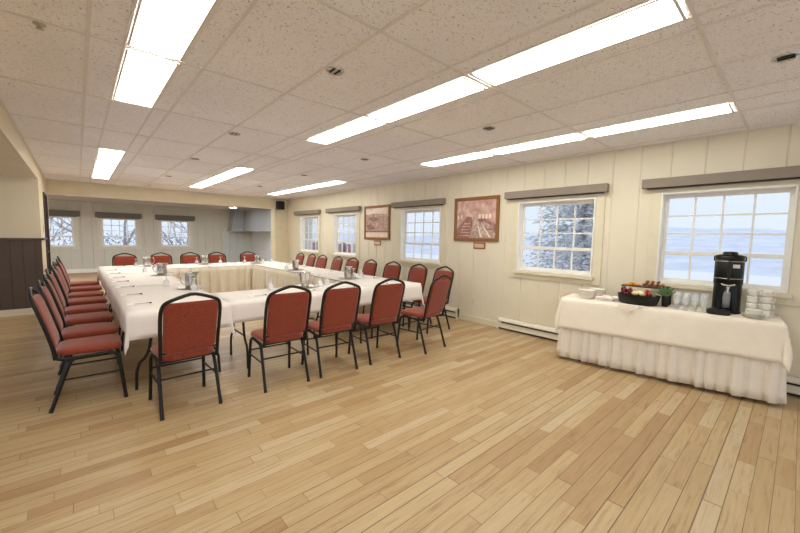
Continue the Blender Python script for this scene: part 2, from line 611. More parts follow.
def window(n, fn, c, w, cw, z0, z1, cz0, cz1, trim='casing'):
    """opening c +- w/2, casing width cw; parts: window > casing frame, sashes (> muntins), panes, sill"""
    a, e = c - w / 2, c + w / 2
    B = MB()
    ca, ce = c - cw / 2, c + cw / 2
    fbox(B, fn, ca, a, cz0, cz1, -0.02, -0.0005)
    fbox(B, fn, e, ce, cz0, cz1, -0.02, -0.0005)
    fbox(B, fn, a, e, cz0, z0, -0.02, -0.0005)
    fbox(B, fn, a, e, z1, cz1, -0.02, -0.0005)
    root = struct(B.build('window_%d' % n, trim, bevel=0.003))
    # jamb lining
    B = MB()
    t = 0.018
    fbox(B, fn, a, a + t, z0, z1, -0.032, 0.119)
    fbox(B, fn, e - t, e, z0, z1, -0.032, 0.119)
    fbox(B, fn, a + t, e - t, z1 - t, z1, -0.032, 0.119)
    fbox(B, fn, a + t, e - t, z0, z0 + t, -0.032, 0.119)
    B.build('window_frame', 'trimw', root, bevel=0.002)
    B = MB()
    fbox(B, fn, a - 0.03, e + 0.03, z0 - 0.045, z0 - 0.002, -0.055, -0.021)
    B.build('window_sill', trim, root, bevel=0.003)
    # sashes: upper (outer) and lower (inner)
    ia, ie = a + t, e - t
    rail = z0 + (z1 - z0) * 0.335
    for nm, q0, q1, d0, d1, rows in (('upper_sash', rail - 0.02, z1 - t, 0.085, 0.112, 3), ('lower_sash', z0 + t, rail + 0.025, 0.055, 0.082, 1)):
        S = MB()
        st, br = 0.038, 0.042
        fbox(S, fn, ia, ia + st, q0, q1, d0, d1)
        fbox(S, fn, ie - st, ie, q0, q1, d0, d1)
        fbox(S, fn, ia + st, ie - st, q0, q0 + br, d0, d1)
        fbox(S, fn, ia + st, ie - st, q1 - br, q1, d0, d1)
        so = S.build(nm, 'trimw', root, bevel=0.002)
        Q = MB()
        gw_ = (ie - ia - 2 * st)
        dm = (d0 + d1) / 2
        for k in range(1, 4):
            u = ia + st + gw_ * k / 4
            fbox(Q, fn, u - 0.0095, u + 0.0095, q0 + br, q1 - br, dm - 0.01, dm + 0.01)
        for k in range(1, rows):
            z = q0 + br + (q1 - q0 - 2 * br) * k / rows
            fbox(Q, fn, ia + st, ie - st, z - 0.0095, z + 0.0095, dm - 0.0095, dm + 0.0095)
        Q.build('muntins', 'trimw', so)
        G = MB()
        fbox(G, fn, ia + st - 0.004, ie - st + 0.004, q0 + br - 0.004, q1 - br + 0.004, dm - 0.0015, dm + 0.0015)
        G.build('pane', 'glass', so)
    return root


fr = lambda u, z, d: (XW + d, u, z)
ff = lambda u, z, d: (u, YF + d, z)
for i, ((c, cw), (c2, w)) in enumerate(zip(WIN, WIN_IN)):
    window(i + 1, fr, c2, w, w + 0.22, WZ0, WZ1, 0.87, 2.13)
for i, (c, w) in enumerate(FWIN):
    window(i + 6, ff, c, w, w + 0.22, 0.93, 1.98, 0.84, 2.05, 'fartrim')

# blind cassettes above the windows
VAL = [(9.08, 10.62, 'far right corner window'), (7.15, 8.70, 'second window from the far right corner'), (4.47, 5.95, 'window between the two framed pictures'),
       (1.71, 3.19, 'window beside the larger framed picture'), (-0.15, 1.33, 'window behind the buffet table')]
for (y0, y1, t) in VAL:
    c = (y0 + y1) / 2
    r = empty('window_blind', (XW, c, 2.145))
    tag(r, 'long taupe roller blind cassette above the ' + t, 'window blind', 'taupe blind cassettes on the right wall')
    h = (y1 - y0) / 2
    B = MB(); B.box(-0.105, -0.021, -h, h, -0.05, 0.055)
    B.build('cassette', 'valance', r, bevel=0.004)
    B = MB(); B.box(-0.088, -0.03, -h + 0.05, h - 0.05, -0.062, -0.0505)
    B.build('bottom_bar', 'blackmatte', r)
for (x0, x1, t) in [(-1.27, 0.10, 'far wall window nearest the left wall'), (0.50, 1.87, 'middle window of the far wall'), (2.30, 3.68, 'right-hand window of the far wall')]:
    c = (x0 + x1) / 2; h = (x1 - x0) / 2
    r = empty('window_blind', (c, YF, 2.07))
    tag(r, 'dark grey roller blind cassette above the ' + t, 'window blind', 'dark blind cassettes on the far wall')
    B = MB(); B.box(-h, h, -0.105, -0.021, -0.075, 0.11)
    B.build('cassette', 'valance_d', r, bevel=0.004)
    B = MB(); B.box(-h + 0.07, h - 0.07, -0.09, -0.03, -0.105, -0.0755)
    B.build('bottom_bar', 'valance_d', r)

# baseboards
b = MB(); b.box(XW - 0.018, XW - 0.0005, -3.2, YB, 0.0, 0.10)
struct(b.build('baseboard_right', 'casing', bevel=0.003))
b = MB(); b.box(-4.2, XL, 8.882, 8.8995, 0.0, 0.12)
struct(b.build('baseboard_left', 'casing', bevel=0.003))
b = MB(); b.box(-5.0, 6.0, YF - 0.02, YF - 0.0005, -0.002, 0.14)
struct(b.build('baseboard_far', 'trimw', bevel=0.003))

# beam between the room and the far lounge, pier on the right
b = MB(); b.box(XL, XW, YB, YB + 0.3, 2.30, ZC)
struct(b.build('trim_2', 'beam')).name = 'trim_2'
b = MB(); b.box(4.72, XW, YB, YB + 0.3, 0.0, 2.30)
struct(b.build('trim_3', 'beam'))

# bulkhead over the recess on the left, recess ceiling
b = MB(); b.box(XL - 0.12, XL, -3.2, 8.9, 2.36, ZC)
b.box(XL - 0.12, XL - 0.001, 8.9, YB + 0.3, 2.36, ZC)
struct(b.build('trim_4', 'leftwall'))
b = MB(); b.box(-4.2, XL - 0.12, -3.2, 8.9, 2.36, 2.45)
struct(b.build('ceiling_recess', 'leftwall'))
# recess back wall with tall dark wainscot
b = MB(); b.box(-4.2, XL - 0.121, 8.9, 9.02, 0, 2.36)
b.box(XL - 0.121, XL, 8.9, 9.02, 0, 2.36)
struct(b.build('wall_left', 'leftwall'))
b = MB()
x = -4.2
while x < XL - 0.02:
    x2 = min(x + 0.152, XL)
    b.box(x + 0.003, x2 - 0.003, 8.885, 8.8995, 0.12, 1.30)
    x += 0.152
b.box(-4.2, XL - 0.002, 8.891, 8.8995, 0.12, 1.30, 1)
struct(b.build('trim_5', ['wainscot', 'groove']))
b = MB(); b.box(-4.2, XL + 0.02, 8.86, 8.8995, 1.30, 1.335)
b.box(XL + 0.001, XL + 0.03, 8.86, 9.95, 1.30, 1.335)
struct(b.build('trim_6', 'wainscot', bevel=0.003))
# left wall beyond the recess, with the dark doorway
b = MB()
b.box(XL - 0.12, XL, 9.02, 9.95, 0, 2.36)
b.box(XL - 0.12, XL, 9.95, 10.95, 2.22, 2.36)
b.box(XL - 0.12, XL, 10.95, YB + 0.3, 0, 2.36)
struct(b.build('wall_side', 'leftwall')).name = 'wall_left_end'
b = MB()
b.box(XL - 0.09, XL - 0.05, 9.99, 10.91, 0.0, 2.18)  # dark slab stands in for the shade inside the open doorway
d = struct(b.build('doorway_shade_slab', 'door', bevel=0.003))
b = MB()
b.box(XL - 0.125, XL + 0.02, 9.945, 9.99, 0, 2.225)
b.box(XL - 0.125, XL + 0.02, 10.91, 10.955, 0, 2.225)
b.box(XL - 0.125, XL + 0.02, 9.99, 10.91, 2.18, 2.225)
b.build('door_frame', 'door', d, bevel=0.002)
b = MB()
b.tube([(XL - 0.049, 10.83, 1.02), (XL - 0.0, 10.83, 1.02)], 0.011)
b.tube([(XL + 0.0, 10.84, 1.02), (XL + 0.0, 10.72, 1.02)], 0.009)
b.build('door_handle', 'steel', d)
# far room sides
b = MB(); b.box(-5.1, -5.0, 11.4, YF + 0.2, 0, ZF); struct(b.build('wall_far_left', 'farwall'))
b = MB(); b.box(6.0, 6.1, 11.4, YF, 0, ZF); struct(b.build('wall_far_right', mat('pale_blue_wall_paint', (216, 222, 224), 0.5)))
b = MB(); b.box(-5.0, XL - 0.12, 11.4, 11.5, 0, ZF); struct(b.build('wall_left_back', 'farwall'))
b = MB(); b.box(XW + 0.12, 5.999, 11.4, 11.5, 0, ZF); struct(b.build('wall_right_back', 'farwall'))
# hanging grey bulkhead on the far wall, slanted at its left end
b = MB()
b.prism([(4.95, 1.60), (5.99, 1.60), (5.99, ZF - 0.001), (5.08, ZF - 0.001)], YF - 0.62, YF - 0.021, tf=lambda x, y, z: (x, z, y))
b.prism([(5.42, 1.60), (5.99, 1.60), (5.99, ZF - 0.001), (5.50, ZF - 0.001)], 13.2, YF - 0.63, tf=lambda x, y, z: (x, z, y))
struct(b.build('trim_7', 'greybox'))
# grey-blue boards under it
b = MB()
x = 4.72
while x < 5.6:
    b.box(x + 0.004, x + 0.301, YF - 0.02, YF - 0.001, 0.14, 1.60)
    x += 0.305
struct(b.build('trim_8', mat('pale_blue_grey_board', (200, 206, 204), 0.5)))

# ------------------------------------------------------------------ ceiling lights
def ceiling_light(x, y0, y1, label):
    r = empty('ceiling_light', (x, (y0 + y1) / 2, ZC))
    tag(r, label, 'ceiling light', 'fluorescent ceiling panels')
    h = (y1 - y0) / 2
    B = MB()
    w = 0.146
    B.box(-w, -w + 0.014, -h, h, -0.010, -0.0065); B.box(w - 0.014, w, -h, h, -0.010, -0.0065)
    B.box(-w + 0.014, w - 0.014, -h, -h + 0.014, -0.010, -0.0065); B.box(-w + 0.014, w - 0.014, h - 0.014, h, -0.010, -0.0065)
    B.build('light_frame', 'alu', r)
    B = MB(); B.box(-w + 0.0145, w - 0.0145, -h + 0.0145, h - 0.0145, -0.0085, -0.0065)
    B.build('diffuser', 'panel', r)


def gy(k):
    return 1.668 + 1.2192 * k


rows = [(0.42, -1, 2, 'left'), (0.42, 4, 7, 'left'), (2.24, -1, 2, 'middle'), (2.24, 4, 7, 'middle'), (4.18, -1, 2, 'right'), (4.18, 4, 7, 'right'), (0.42, -4, -2, 'left')]
for (x, k0, k1, side) in rows:
    for k in range(k0, k1):
        far = k0 == 4
        if far:
            w_ = ('nearest', 'middle', 'farthest')[k - 4]
            lb = '%s panel of the far group of three glowing fluorescent panels in the %s ceiling row' % (w_, side)
        else:
            n_ = 1 - k
            w_ = ('farthest', 'second farthest', 'third farthest', 'fourth farthest', 'fifth farthest', 'sixth farthest')[n_]
            lb = '%s panel of the near run of glowing fluorescent panels in the %s ceiling row' % (w_, side)
        ceiling_light(x, gy(k) + 0.032, gy(k + 1) - 0.032, lb)

# round flush lamps in the far lounge
for (x, y, w_) in [(4.6, 15.0, 'the only one seen under the beam')]:
    r = empty('flush_lamp', (x, y, ZF))
    tag(r, 'round glowing flush ceiling lamp of the far lounge, ' + w_, 'ceiling lamp', 'flush lamps of the far lounge')
    B = MB(); B.lathe([(0.17, -0.0005), (0.17, -0.02), (0.155, -0.024), (0.152, -0.0205)], n=32); B.build('lamp_ring', 'alu', r)
    B = MB(); B.lathe([(0.150, -0.012), (0.11, -0.024), (0.06, -0.030), (0.001, -0.032)], n=32); B.build('lamp_diffuser', 'lounge', r)

for i, (x, y) in enumerate([(-3.2, 13.0), (-0.6, 13.0), (1.6, 13.0), (3.8, 13.0)]):  # unseen panels added behind the beam to brighten the far lounge
    r = empty('ceiling_light', (x, y, ZF))
    tag(r, 'added fill-light panel on the far lounge ceiling hidden behind the beam, %s from the left' % ORD[i], 'ceiling light', 'added fill-light panels of the far lounge')
    B = MB(); B.box(-0.62, 0.62, -0.17, -0.15, -0.02, -0.0005); B.box(-0.62, 0.62, 0.15, 0.17, -0.02, -0.0005); B.box(-0.62, -0.6, -0.15, 0.15, -0.02, -0.0005); B.box(0.6, 0.62, -0.15, 0.15, -0.02, -0.0005)
    B.build('light_frame', 'alu', r)
    B = MB(); B.box(-0.599, 0.599, -0.149, 0.149, -0.015, -0.0005); B.build('diffuser', 'lounge', r)

# recessed downlights
for (x, y, lb) in [(1.39, 2.27, 'large chrome recessed downlight nearest the camera, left of the long light run'), (3.31, 0.15, 'chrome recessed downlight at the top right near the window wall'),
                   (3.25, 2.27, 'small chrome recessed downlight between the two right light runs'), (1.39, 4.44, 'chrome recessed downlight above the near left end of the tables'),
                   (1.40, 6.35, 'chrome recessed downlight above the middle of the left table row'), (1.42, 8.67, 'faint recessed downlight above the far left of the tables'),
                   (3.24, 4.44, 'chrome recessed downlight above the near right tables'), (3.28, 6.45, 'chrome recessed downlight above the right table row'), (3.28, 8.70, 'faint recessed downlight above the far right of the tables')]:
    r = empty('recessed_downlight', (x, y, ZC))
    tag(r, lb, 'downlight', 'recessed ceiling downlights')
    B = MB()
    B.lathe([(0.066, -0.0005), (0.066, -0.006), (0.060, -0.009), (0.053, -0.006), (0.050, -0.0008)], n=28)
    B.build('trim_ring', 'chrome', r)
    B = MB()
    B.lathe([(0.049, -0.0012), (0.034, -0.0016), (0.001, -0.002)], n=24)
    B.build('reflector', 'steel', r)
    B = MB()
    for a in (-0.02, 0.02):
        B.box(a - 0.006, a + 0.006, -0.04, 0.04, -0.0075, -0.0025)
    B.build('louvre', 'blackmatte', r)
for (x, y, lb) in [(-0.11, 2.94, 'small brass sprinkler head near the top left of the ceiling'), (1.36, 10.64, 'small white sprinkler head at the far end of the ceiling')]:
    B = MB()
    B.lathe([(0.030, -0.0005), (0.028, -0.005), (0.010, -0.007), (0.008, -0.022), (0.018, -0.024), (0.018, -0.027), (0.001, -0.028)], n=16)
    tag(B.build('sprinkler_head', 'steel', loc=(x, y, ZC)), lb, 'sprinkler')
# long dark grille in the recess ceiling
r = empty('ceiling_vent', (-1.35, 7.35, 2.36))
tag(r, 'thin dark air vent in the beige ceiling over the left recess', 'air vent')
B = MB(); B.box(-0.75, 0.4, -0.07, 0.07, -0.012, -0.0005); B.build('vent_grille', 'valance_d', r, bevel=0.003)
B = MB()
for k in range(4):
    B.box(-0.73, 0.38, -0.05 + k * 0.028, -0.042 + k * 0.028, -0.016, -0.0125)
B.build('slats', 'slot', r)

# ------------------------------------------------------------------ speaker in the far right corner
r = empty('wall_speaker', (4.86, 11.17, 2.42))
tag(r, 'small black box loudspeaker mounted high in the far right corner', 'loudspeaker')
B = MB(); B.box(-0.11, 0.11, -0.07, 0.10, -0.14, 0.12); B.build('cabinet', 'black', r, bevel=0.01)
B = MB(); B.box(-0.095, 0.095, -0.078, -0.0705, -0.125, 0.105); B.build('grille', 'blackmatte', r, bevel=0.003)
B = MB(); B.box(-0.02, 0.02, 0.101, 0.129, -0.04, 0.04); B.build('bracket', 'blackmatte', r)

# ------------------------------------------------------------------ baseboard heaters
def heater(y0, y1, label, hx=XW - 0.0185):
    r = empty('baseboard_heater', (hx, (y0 + y1) / 2, 0))
    tag(r, label, 'heater', 'white electric baseboard heaters')
    h = (y1 - y0) / 2
    B = MB()
    B.prism([(0, 0.03), (-0.05, 0.03), (-0.055, 0.045), (-0.045, 0.05), (-0.045, 0.13), (-0.062, 0.135), (-0.062, 0.15), (-0.035, 0.185), (0, 0.185)], -h, h, tf=lambda x, y, z: (x, z, y))
    B.build('housing', 'heater', r, bevel=0.002)
    B = MB()
    B.box(-0.058, -0.0455, -h + 0.06, h - 0.08, 0.112, 0.132)
    B.build('outlet_slot', 'slot', r)
    B = MB()
    B.box(-0.047, -0.004, -h + 0.02, h - 0.02, 0.012, 0.0295)
    B.build('intake_slot', 'slot', r)
    for s_ in (-1, 1):
        B = MB()
        B.box(-0.066, 0.0, s_ * h - 0.03 * (s_ > 0), s_ * h + 0.03 * (s_ < 0), 0.0, 0.19)
        B.build('end_cap', 'heater', r, bevel=0.003)


heater(1.35, 3.25, 'long white baseboard heater on the right wall left of the buffet table')
heater(4.08, 6.2, 'white baseboard heater on the right wall behind the row of red chairs')
heater(-0.75, 0.85, 'white baseboard heater on the right wall at the right end of the buffet')

# wall outlet
r = empty('wall_outlet', (XW, 3.79, 0.36))
tag(r, 'ivory double power outlet low on the right wall between the heaters', 'power outlet')
B = MB(); B.box(-0.008, -0.0005, -0.036, 0.036, -0.058, 0.058); B.build('cover_plate', 'outlet', r, bevel=0.003)
for dz in (-0.022, 0.022):
    B = MB(); B.box(-0.011, -0.0085, -0.017, 0.017, dz - 0.014, dz + 0.014); so = B.build('socket', 'outlet', r, bevel=0.002)
    B = MB()
    for dy in (-0.006, 0.006):
        B.box(-0.0118, -0.0112, dy - 0.001, dy + 0.001, dz - 0.004, dz + 0.006)
    B.build('slots', 'slot', so)
# light switch by the dark doorway
B = MB(); B.box(0.0005, 0.009, -0.04, 0.04, -0.06, 0.06); B.box(0.009, 0.014, -0.012, 0.012, -0.025, 0.025)
tag(B.build('light_switch', mat('pale_green_plastic', (196, 204, 170), 0.4), loc=(XL, 9.55, 1.50), bevel=0.003), 'pale plastic switch plate on the left wall beside the dark doorway', 'light switch')

# ------------------------------------------------------------------ framed pictures
def sepia(name, c0, c1, c2, scale):
    m = bpy.data.materials.new(name)
    m.use_nodes = True
    T = NT(m)
    b_ = m.node_tree.nodes['Principled BSDF']
    tc = T.n('ShaderNodeTexCoord')
    n = T.n('ShaderNodeTexNoise')
    n.inputs['Scale'].default_value = scale
    n.inputs['Detail'].default_value = 6
    T.l(tc.outputs['Object'], n.inputs['Vector'])
    c = ramp(T, n.outputs['Fac'], [(0.3, lin(c0)), (0.5, lin(c1)), (0.7, lin(c2))])
    T.l(c, b_.inputs['Base Color'])
    b_.inputs['Roughness'].default_value = 0.25
    return m


sep_a = sepia('sepia_rose', (174, 134, 124), (200, 162, 150), (220, 190, 178), 9)
sep_d = sepia('sepia_dark', (132, 92, 88), (154, 114, 106), (174, 134, 124), 16)
sep_l = sepia('sepia_light', (222, 196, 180), (234, 212, 196), (242, 226, 212), 12)
sep_h = sepia('sepia_hill', (150, 126, 116), (182, 158, 146), (212, 192, 178), 22)
M['sep_a'] = sep_a; M['sep_d'] = sep_d; M['sep_l'] = sep_l; M['sep_h'] = sep_h


def picture(yc, zc, w, h, label, shapes, base):
    r = empty('framed_picture', (XW, yc, zc))
    tag(r, label, 'picture')
    W, H = w / 2, h / 2
    t = 0.055
    B = MB()
    P_ = lambda u, v, d: (-d, -u, v)      # u to the right as seen from the room
    def bar(pts):
        n = len(pts)
        vs = [P_(u, v, 0.001) for u, v in pts] + [P_(u, v, 0.032) for u, v in pts]
        B.add(vs, [tuple(range(n)), tuple(reversed(range(n, 2 * n)))] + [(i, i + n, (i + 1) % n + n, (i + 1) % n) for i in range(n)])
    bar([(-W, -H), (W, -H), (W - t, -H + t), (-W + t, -H + t)])
    bar([(W, -H), (W, H), (W - t, H - t), (W - t, -H + t)])
    bar([(W, H), (-W, H), (-W + t, H - t), (W - t, H - t)])
    bar([(-W, H), (-W, -H), (-W + t, -H + t), (-W + t, H - t)])
    B.build('frame', 'frame', r, bevel=0.004)
    B = MB()
    B.box(-0.016, -0.002, -W + t + 0.0005, W - t - 0.0005, -H + t + 0.0005, H - t - 0.0005, 0)
    iw, ih = W - t, H - t
    k = 0
    for (mi, pts) in shapes:
        k += 1
        d = 0.0164 + 0.00012 * k
        n = len(pts)
        vs = [P_(u * iw, v * ih, d) for u, v in pts]
        B.add(vs, [tuple(range(n))], mi)
    B.build('print', [base, 'sep_a', 'sep_d', 'sep_l', 'sep_h'], r)
    return r


def q4(u0, u1, v0, v1):
    return [(u0, v0), (u1, v0), (u1, v1), (u0, v1)]


car = [(1, q4(-1, 1, -1, 1)),
       (4, [(-1, -0.35), (-0.3, 0.05), (0.3, 0.05), (1, -0.35), (1, -1), (-1, -1)]),
       (2, [(-1, -0.55), (-0.45, 0.15), (-0.2, 0.12), (-0.15, -0.3), (-0.3, -1), (-1, -1)]),
       (2, [(0.1, 0.05), (0.3, 0.12), (1, -0.3), (1, -0.6), (0.5, -0.55), (0.2, -0.2)]),
       (3, q4(-0.97, -0.88, 0.02, 0.22)), (3, q4(-0.78, -0.70, 0.05, 0.24))]
for k in range(4):
    car.append((3, q4(0.14 + 0.17 * k, 0.26 + 0.17 * k, 0.02, 0.26)))
for k in range(5):
    v = -0.9 + k * 0.16
    car.append((1, q4(-0.85 + 0.06 * k, -0.32 + 0.02 * k, v, v + 0.06)))
car += [(3, [(0.08, -0.15), (0.11, -0.15), (0.34, -0.95), (0.24, -0.95)]), (3, [(0.26, -0.15), (0.30, -0.17), (0.78, -0.95), (0.68, -0.95)]),
        (4, [(0.35, -0.1), (0.8, -0.35), (0.9, -0.5), (0.6, -0.5), (0.4, -0.3)])]
picture(3.79, 1.80, 0.93, 0.76, 'large oak framed sepia print between two windows of the right wall', car, 'sep_a')
land = [(3, q4(-1, 1, 0.55, 1)), (4, [(-1, 0.55), (-0.2, 0.62), (0.5, 0.58), (1, 0.55), (1, -0.6), (-1, -0.6)]), (2, q4(-1, 1, -0.66, -0.56)), (3, q4(-1, 1, -1, -0.66)),
        (2, [(-0.9, 0.3), (-0.3, 0.42), (0.2, 0.25), (-0.2, 0.05)]), (1, [(-0.2, -0.1), (0.5, 0.1), (0.95, -0.2), (0.3, -0.35)]), (2, [(-0.95, -0.2), (-0.5, -0.1), (-0.1, -0.4), (-0.7, -0.5)])]
picture(6.55, 1.79, 0.94, 0.78, 'smaller looking oak framed landscape print with pale sky, farther along the right wall', land, 'sep_h')
for (y, z, lb) in [(3.70, 1.345, 'small wooden caption plaque under the larger framed print'), (6.52, 1.325, 'small wooden caption plaque under the farther landscape print')]:
    r = empty('caption_plaque', (XW, y, z))
    tag(r, lb, 'plaque')
    B = MB(); B.box(-0.016, -0.001, -0.12, 0.12, -0.055, 0.055); B.build('backing', 'frame', r, bevel=0.003)
    B = MB(); B.box(-0.0185, -0.0165, -0.095, 0.095, -0.035, 0.035); B.build('plate', mat('tan_card', (214, 182, 150), 0.5), r)

# ------------------------------------------------------------------ banquet chair (faces +y, base at the floor)
def pad(fr_, outline, t, dome=0.012, mi=0, rim=0.35):
    """cushion; outline = list of (u, v); fr_(u, v, n) gives the point"""
    B = MB()
    n = len(outline)
    cu = sum(p_[0] for p_ in outline) / n
    cv = sum(p_[1] for p_ in outline) / n
    def ring(inset, d):
        out = []
        for (u, v) in outline:
            du, dv = u - cu, v - cv
            L = hypot(du, dv)
            k_ = max(0.0, (L - inset) / L)
            out.append(fr_(cu + du * k_, cv + dv * k_, d))
        return out
    h = t / 2
    lay = [(0.10, -h - dome * 0.7), (0.04, -h - dome * 0.2), (0.014, -h * 0.92), (0.004, -h * 0.6), (0, 0), (0.004, h * 0.6), (0.014, h * 0.92), (0.04, h + dome * 0.45), (0.10, h + dome * 0.9)]
    rings = [ring(a, d) for a, d in lay]
    vs = [v for r_ in rings for v in r_]
    fs = [(i * n + k, i * n + (k + 1) % n, (i + 1) * n + (k + 1) % n, (i + 1) * n + k) for i in range(len(lay) - 1) for k in range(n)]
    c0 = len(vs); vs.append(fr_(cu, cv, -h - dome)); vs.append(fr_(cu, cv, h + dome))
    L = len(lay)
    for k in range(n):
        fs.append((c0, (k + 1) % n, k))
        fs.append((c0 + 1, (L - 1) * n + k, (L - 1) * n + (k + 1) % n))
    B.add(vs, fs, mi, True)
    return B


def rrect(w0, w1, v0, v1, r, n=6):
    """rounded outline, width w0 at v0 and w1 at v1"""
    out = []
    for (cx_, cv_, a0) in ((w1 / 2 - r, v1 - r, 0), (-w1 / 2 + r, v1 - r, 90), (-w0 / 2 + r, v0 + r, 180), (w0 / 2 - r, v0 + r, 270)):
        for k in range(n + 1):
            a = radians(a0 + 90 * k / n)
            out.append((cx_ + r * cos(a), cv_ + r * sin(a)))
    return out


def back_pt(v, n=0.0):
    """point of the leaning back at height v: (y, z) offset n forward"""
    y = -0.195 - 0.125 * max(0.0, (v - 0.47)) / 0.48 * (0.72 + 0.28 * (v - 0.47) / 0.48)
    return y + n


def make_chair():
    root = empty('banquet_chair')
    rt = 0.0142
    # back frame with the peaked top rail
    B = MB()
    Lp = [(-0.205, 0.425), (-0.207, 0.50), (-0.211, 0.68), (-0.213, 0.82), (-0.208, 0.885), (-0.192, 0.925), (-0.155, 0.947), (-0.07, 0.978), (0, 0.996)]
    pts = [(u, back_pt(v), v) for u, v in Lp]
    pts = pts + [(-u, y, z) for (u, y, z) in reversed(pts[:-1])]
    B.tube(smooth_path(pts, 1), rt, 8)
    B.tube([(-0.20, back_pt(0.515), 0.515), (0.20, back_pt(0.515), 0.515)], 0.008, 6)
    B.build('back_frame', 'blackmetal', root)
    B = pad(lambda u, v, n_: (u, back_pt(v) + n_, v), rrect(0.385, 0.392, 0.505, 0.930, 0.05), 0.036, 0.008)
    B.build('backrest', 'fabric', root)
    # seat frame
    B = MB()
    for s in (-1, 1):
        B.tube(smooth_path([(s * 0.205, back_pt(0.47), 0.47), (s * 0.205, -0.19, 0.432), (s * 0.204, -0.15, 0.42), (s * 0.20, 0.0, 0.42), (s * 0.197, 0.17, 0.425)], 1), rt, 8)
    B.tube([(-0.2, 0.15, 0.424), (0.2, 0.15, 0.424)], 0.010, 6)
    B.tube([(-0.2, -0.12, 0.42), (0.2, -0.12, 0.42)], 0.010, 6)
    B.build('seat_frame', 'blackmetal', root)
    B = pad(lambda u, v, n_: (u, v, 0.466 + n_), rrect(0.40, 0.43, -0.20, 0.235, 0.075), 0.05, 0.014)
    B.build('seat', 'fabric', root)
    for s in (-1, 1):
        B = MB(); B.tube(smooth_path([(s * 0.198, 0.12, 0.424), (s * 0.203, 0.185, 0.42), (s * 0.207, 0.212, 0.36), (s * 0.215, 0.245, 0.012)], 2), rt, 8)
        l1 = B.build('leg', 'blackmetal', root)
        B = MB(); B.tube([(s * 0.2148, 0.243, 0.030), (s * 0.2151, 0.2465, 0.0)], 0.0155, 8); B.build('foot_cap', 'blackmatte', l1)
        B = MB(); B.tube(smooth_path([(s * 0.203, -0.03, 0.42), (s * 0.206, -0.095, 0.415), (s * 0.208, -0.125, 0.35), (s * 0.215, -0.235, 0.012)], 2), rt, 8)
        l2 = B.build('leg', 'blackmetal', root)
        B = MB(); B.tube([(s * 0.2148, -0.230, 0.030), (s * 0.2151, -0.2385, 0.0)], 0.0155, 8); B.build('foot_cap', 'blackmatte', l2)
        B = MB(); B.tube([(s * 0.209, 0.225, 0.25), (s * 0.210, -0.155, 0.25)], 0.008, 6)
        B.build('stretcher', 'blackmetal', root)
    B = MB(); B.tube([(-0.209, 0.218, 0.29), (0.209, 0.218, 0.29)], 0.008, 6); B.build('stretcher', 'blackmetal', root)
    B = MB(); B.tube([(-0.209, -0.147, 0.29), (0.209, -0.147, 0.29)], 0.008, 6); B.build('stretcher', 'blackmetal', root)
    return root


CH = make_chair(); used = [False]
G = 'red upholstered banquet chairs around the meeting tables'
D = ' red banquet chair with black metal frame '
FRONT = [(0.645, 3.49, 2), (1.47, 3.46, -2), (2.05, 3.44, -4), (2.67, 3.42, -3), (3.40, 3.33, 7)]
for i, (x, y, a) in enumerate(FRONT):
    lb = ['with black frame, leftmost of the front row, back to the camera', 'second from the left in the front row along the tables', 'middle chair of the five in the front row', 'fourth from the left in the front row along the tables', 'rightmost of the front row, at the near right table corner'][i]
    place(CH, used, (x, y, 0), radians(a), 'Red banquet chair ' + lb, 'chair', G)
LEFT = [4.15, 4.75, 5.45, 6.12, 6.84, 7.54, 8.35, 9.15]
for i, y in enumerate(LEFT):
    lb = 'Red banquet chair in the left row, ' + (['nearest the camera', 'second from the camera', 'third from the camera', 'fourth from the camera', 'fifth from the camera', 'sixth from the camera', 'second from the far end', 'farthest, by the dark doorway'][i])
    place(CH, used, ((0.03, 0.045, 0.045, 0.04, 0.055, 0.05, 0.06, 0.05)[i], y, 0), radians(-90 + (i * 37 % 5 - 2)), lb, 'chair', G)
FAR = [0.76, 1.45, 2.07, 2.68, 3.48]
for i, x in enumerate(FAR):
    lb = 'Red banquet chair facing the camera across the far table, ' + ['leftmost', 'second from left', 'middle of five', 'second from right', 'rightmost'][i]
    place(CH, used, (x, 9.83, 0), radians(180 + (i * 29 % 7 - 3)), lb, 'chair', G)
RIGHT = [3.93, 4.51, 5.19, 5.92, 6.55, 7.19, 7.88, 8.44, 9.06]
for i, y in enumerate(RIGHT):
    lb = 'Red banquet chair on the window side of the right table, ' + (ORD[i] + ' from the near end' if i < 8 else 'farthest of nine')
    place(CH, used, (4.19, y, 0), radians(90 + (i * 31 % 9 - 4)), lb, 'chair', G)

# ------------------------------------------------------------------ folding tables with linen
TZ = 0.765


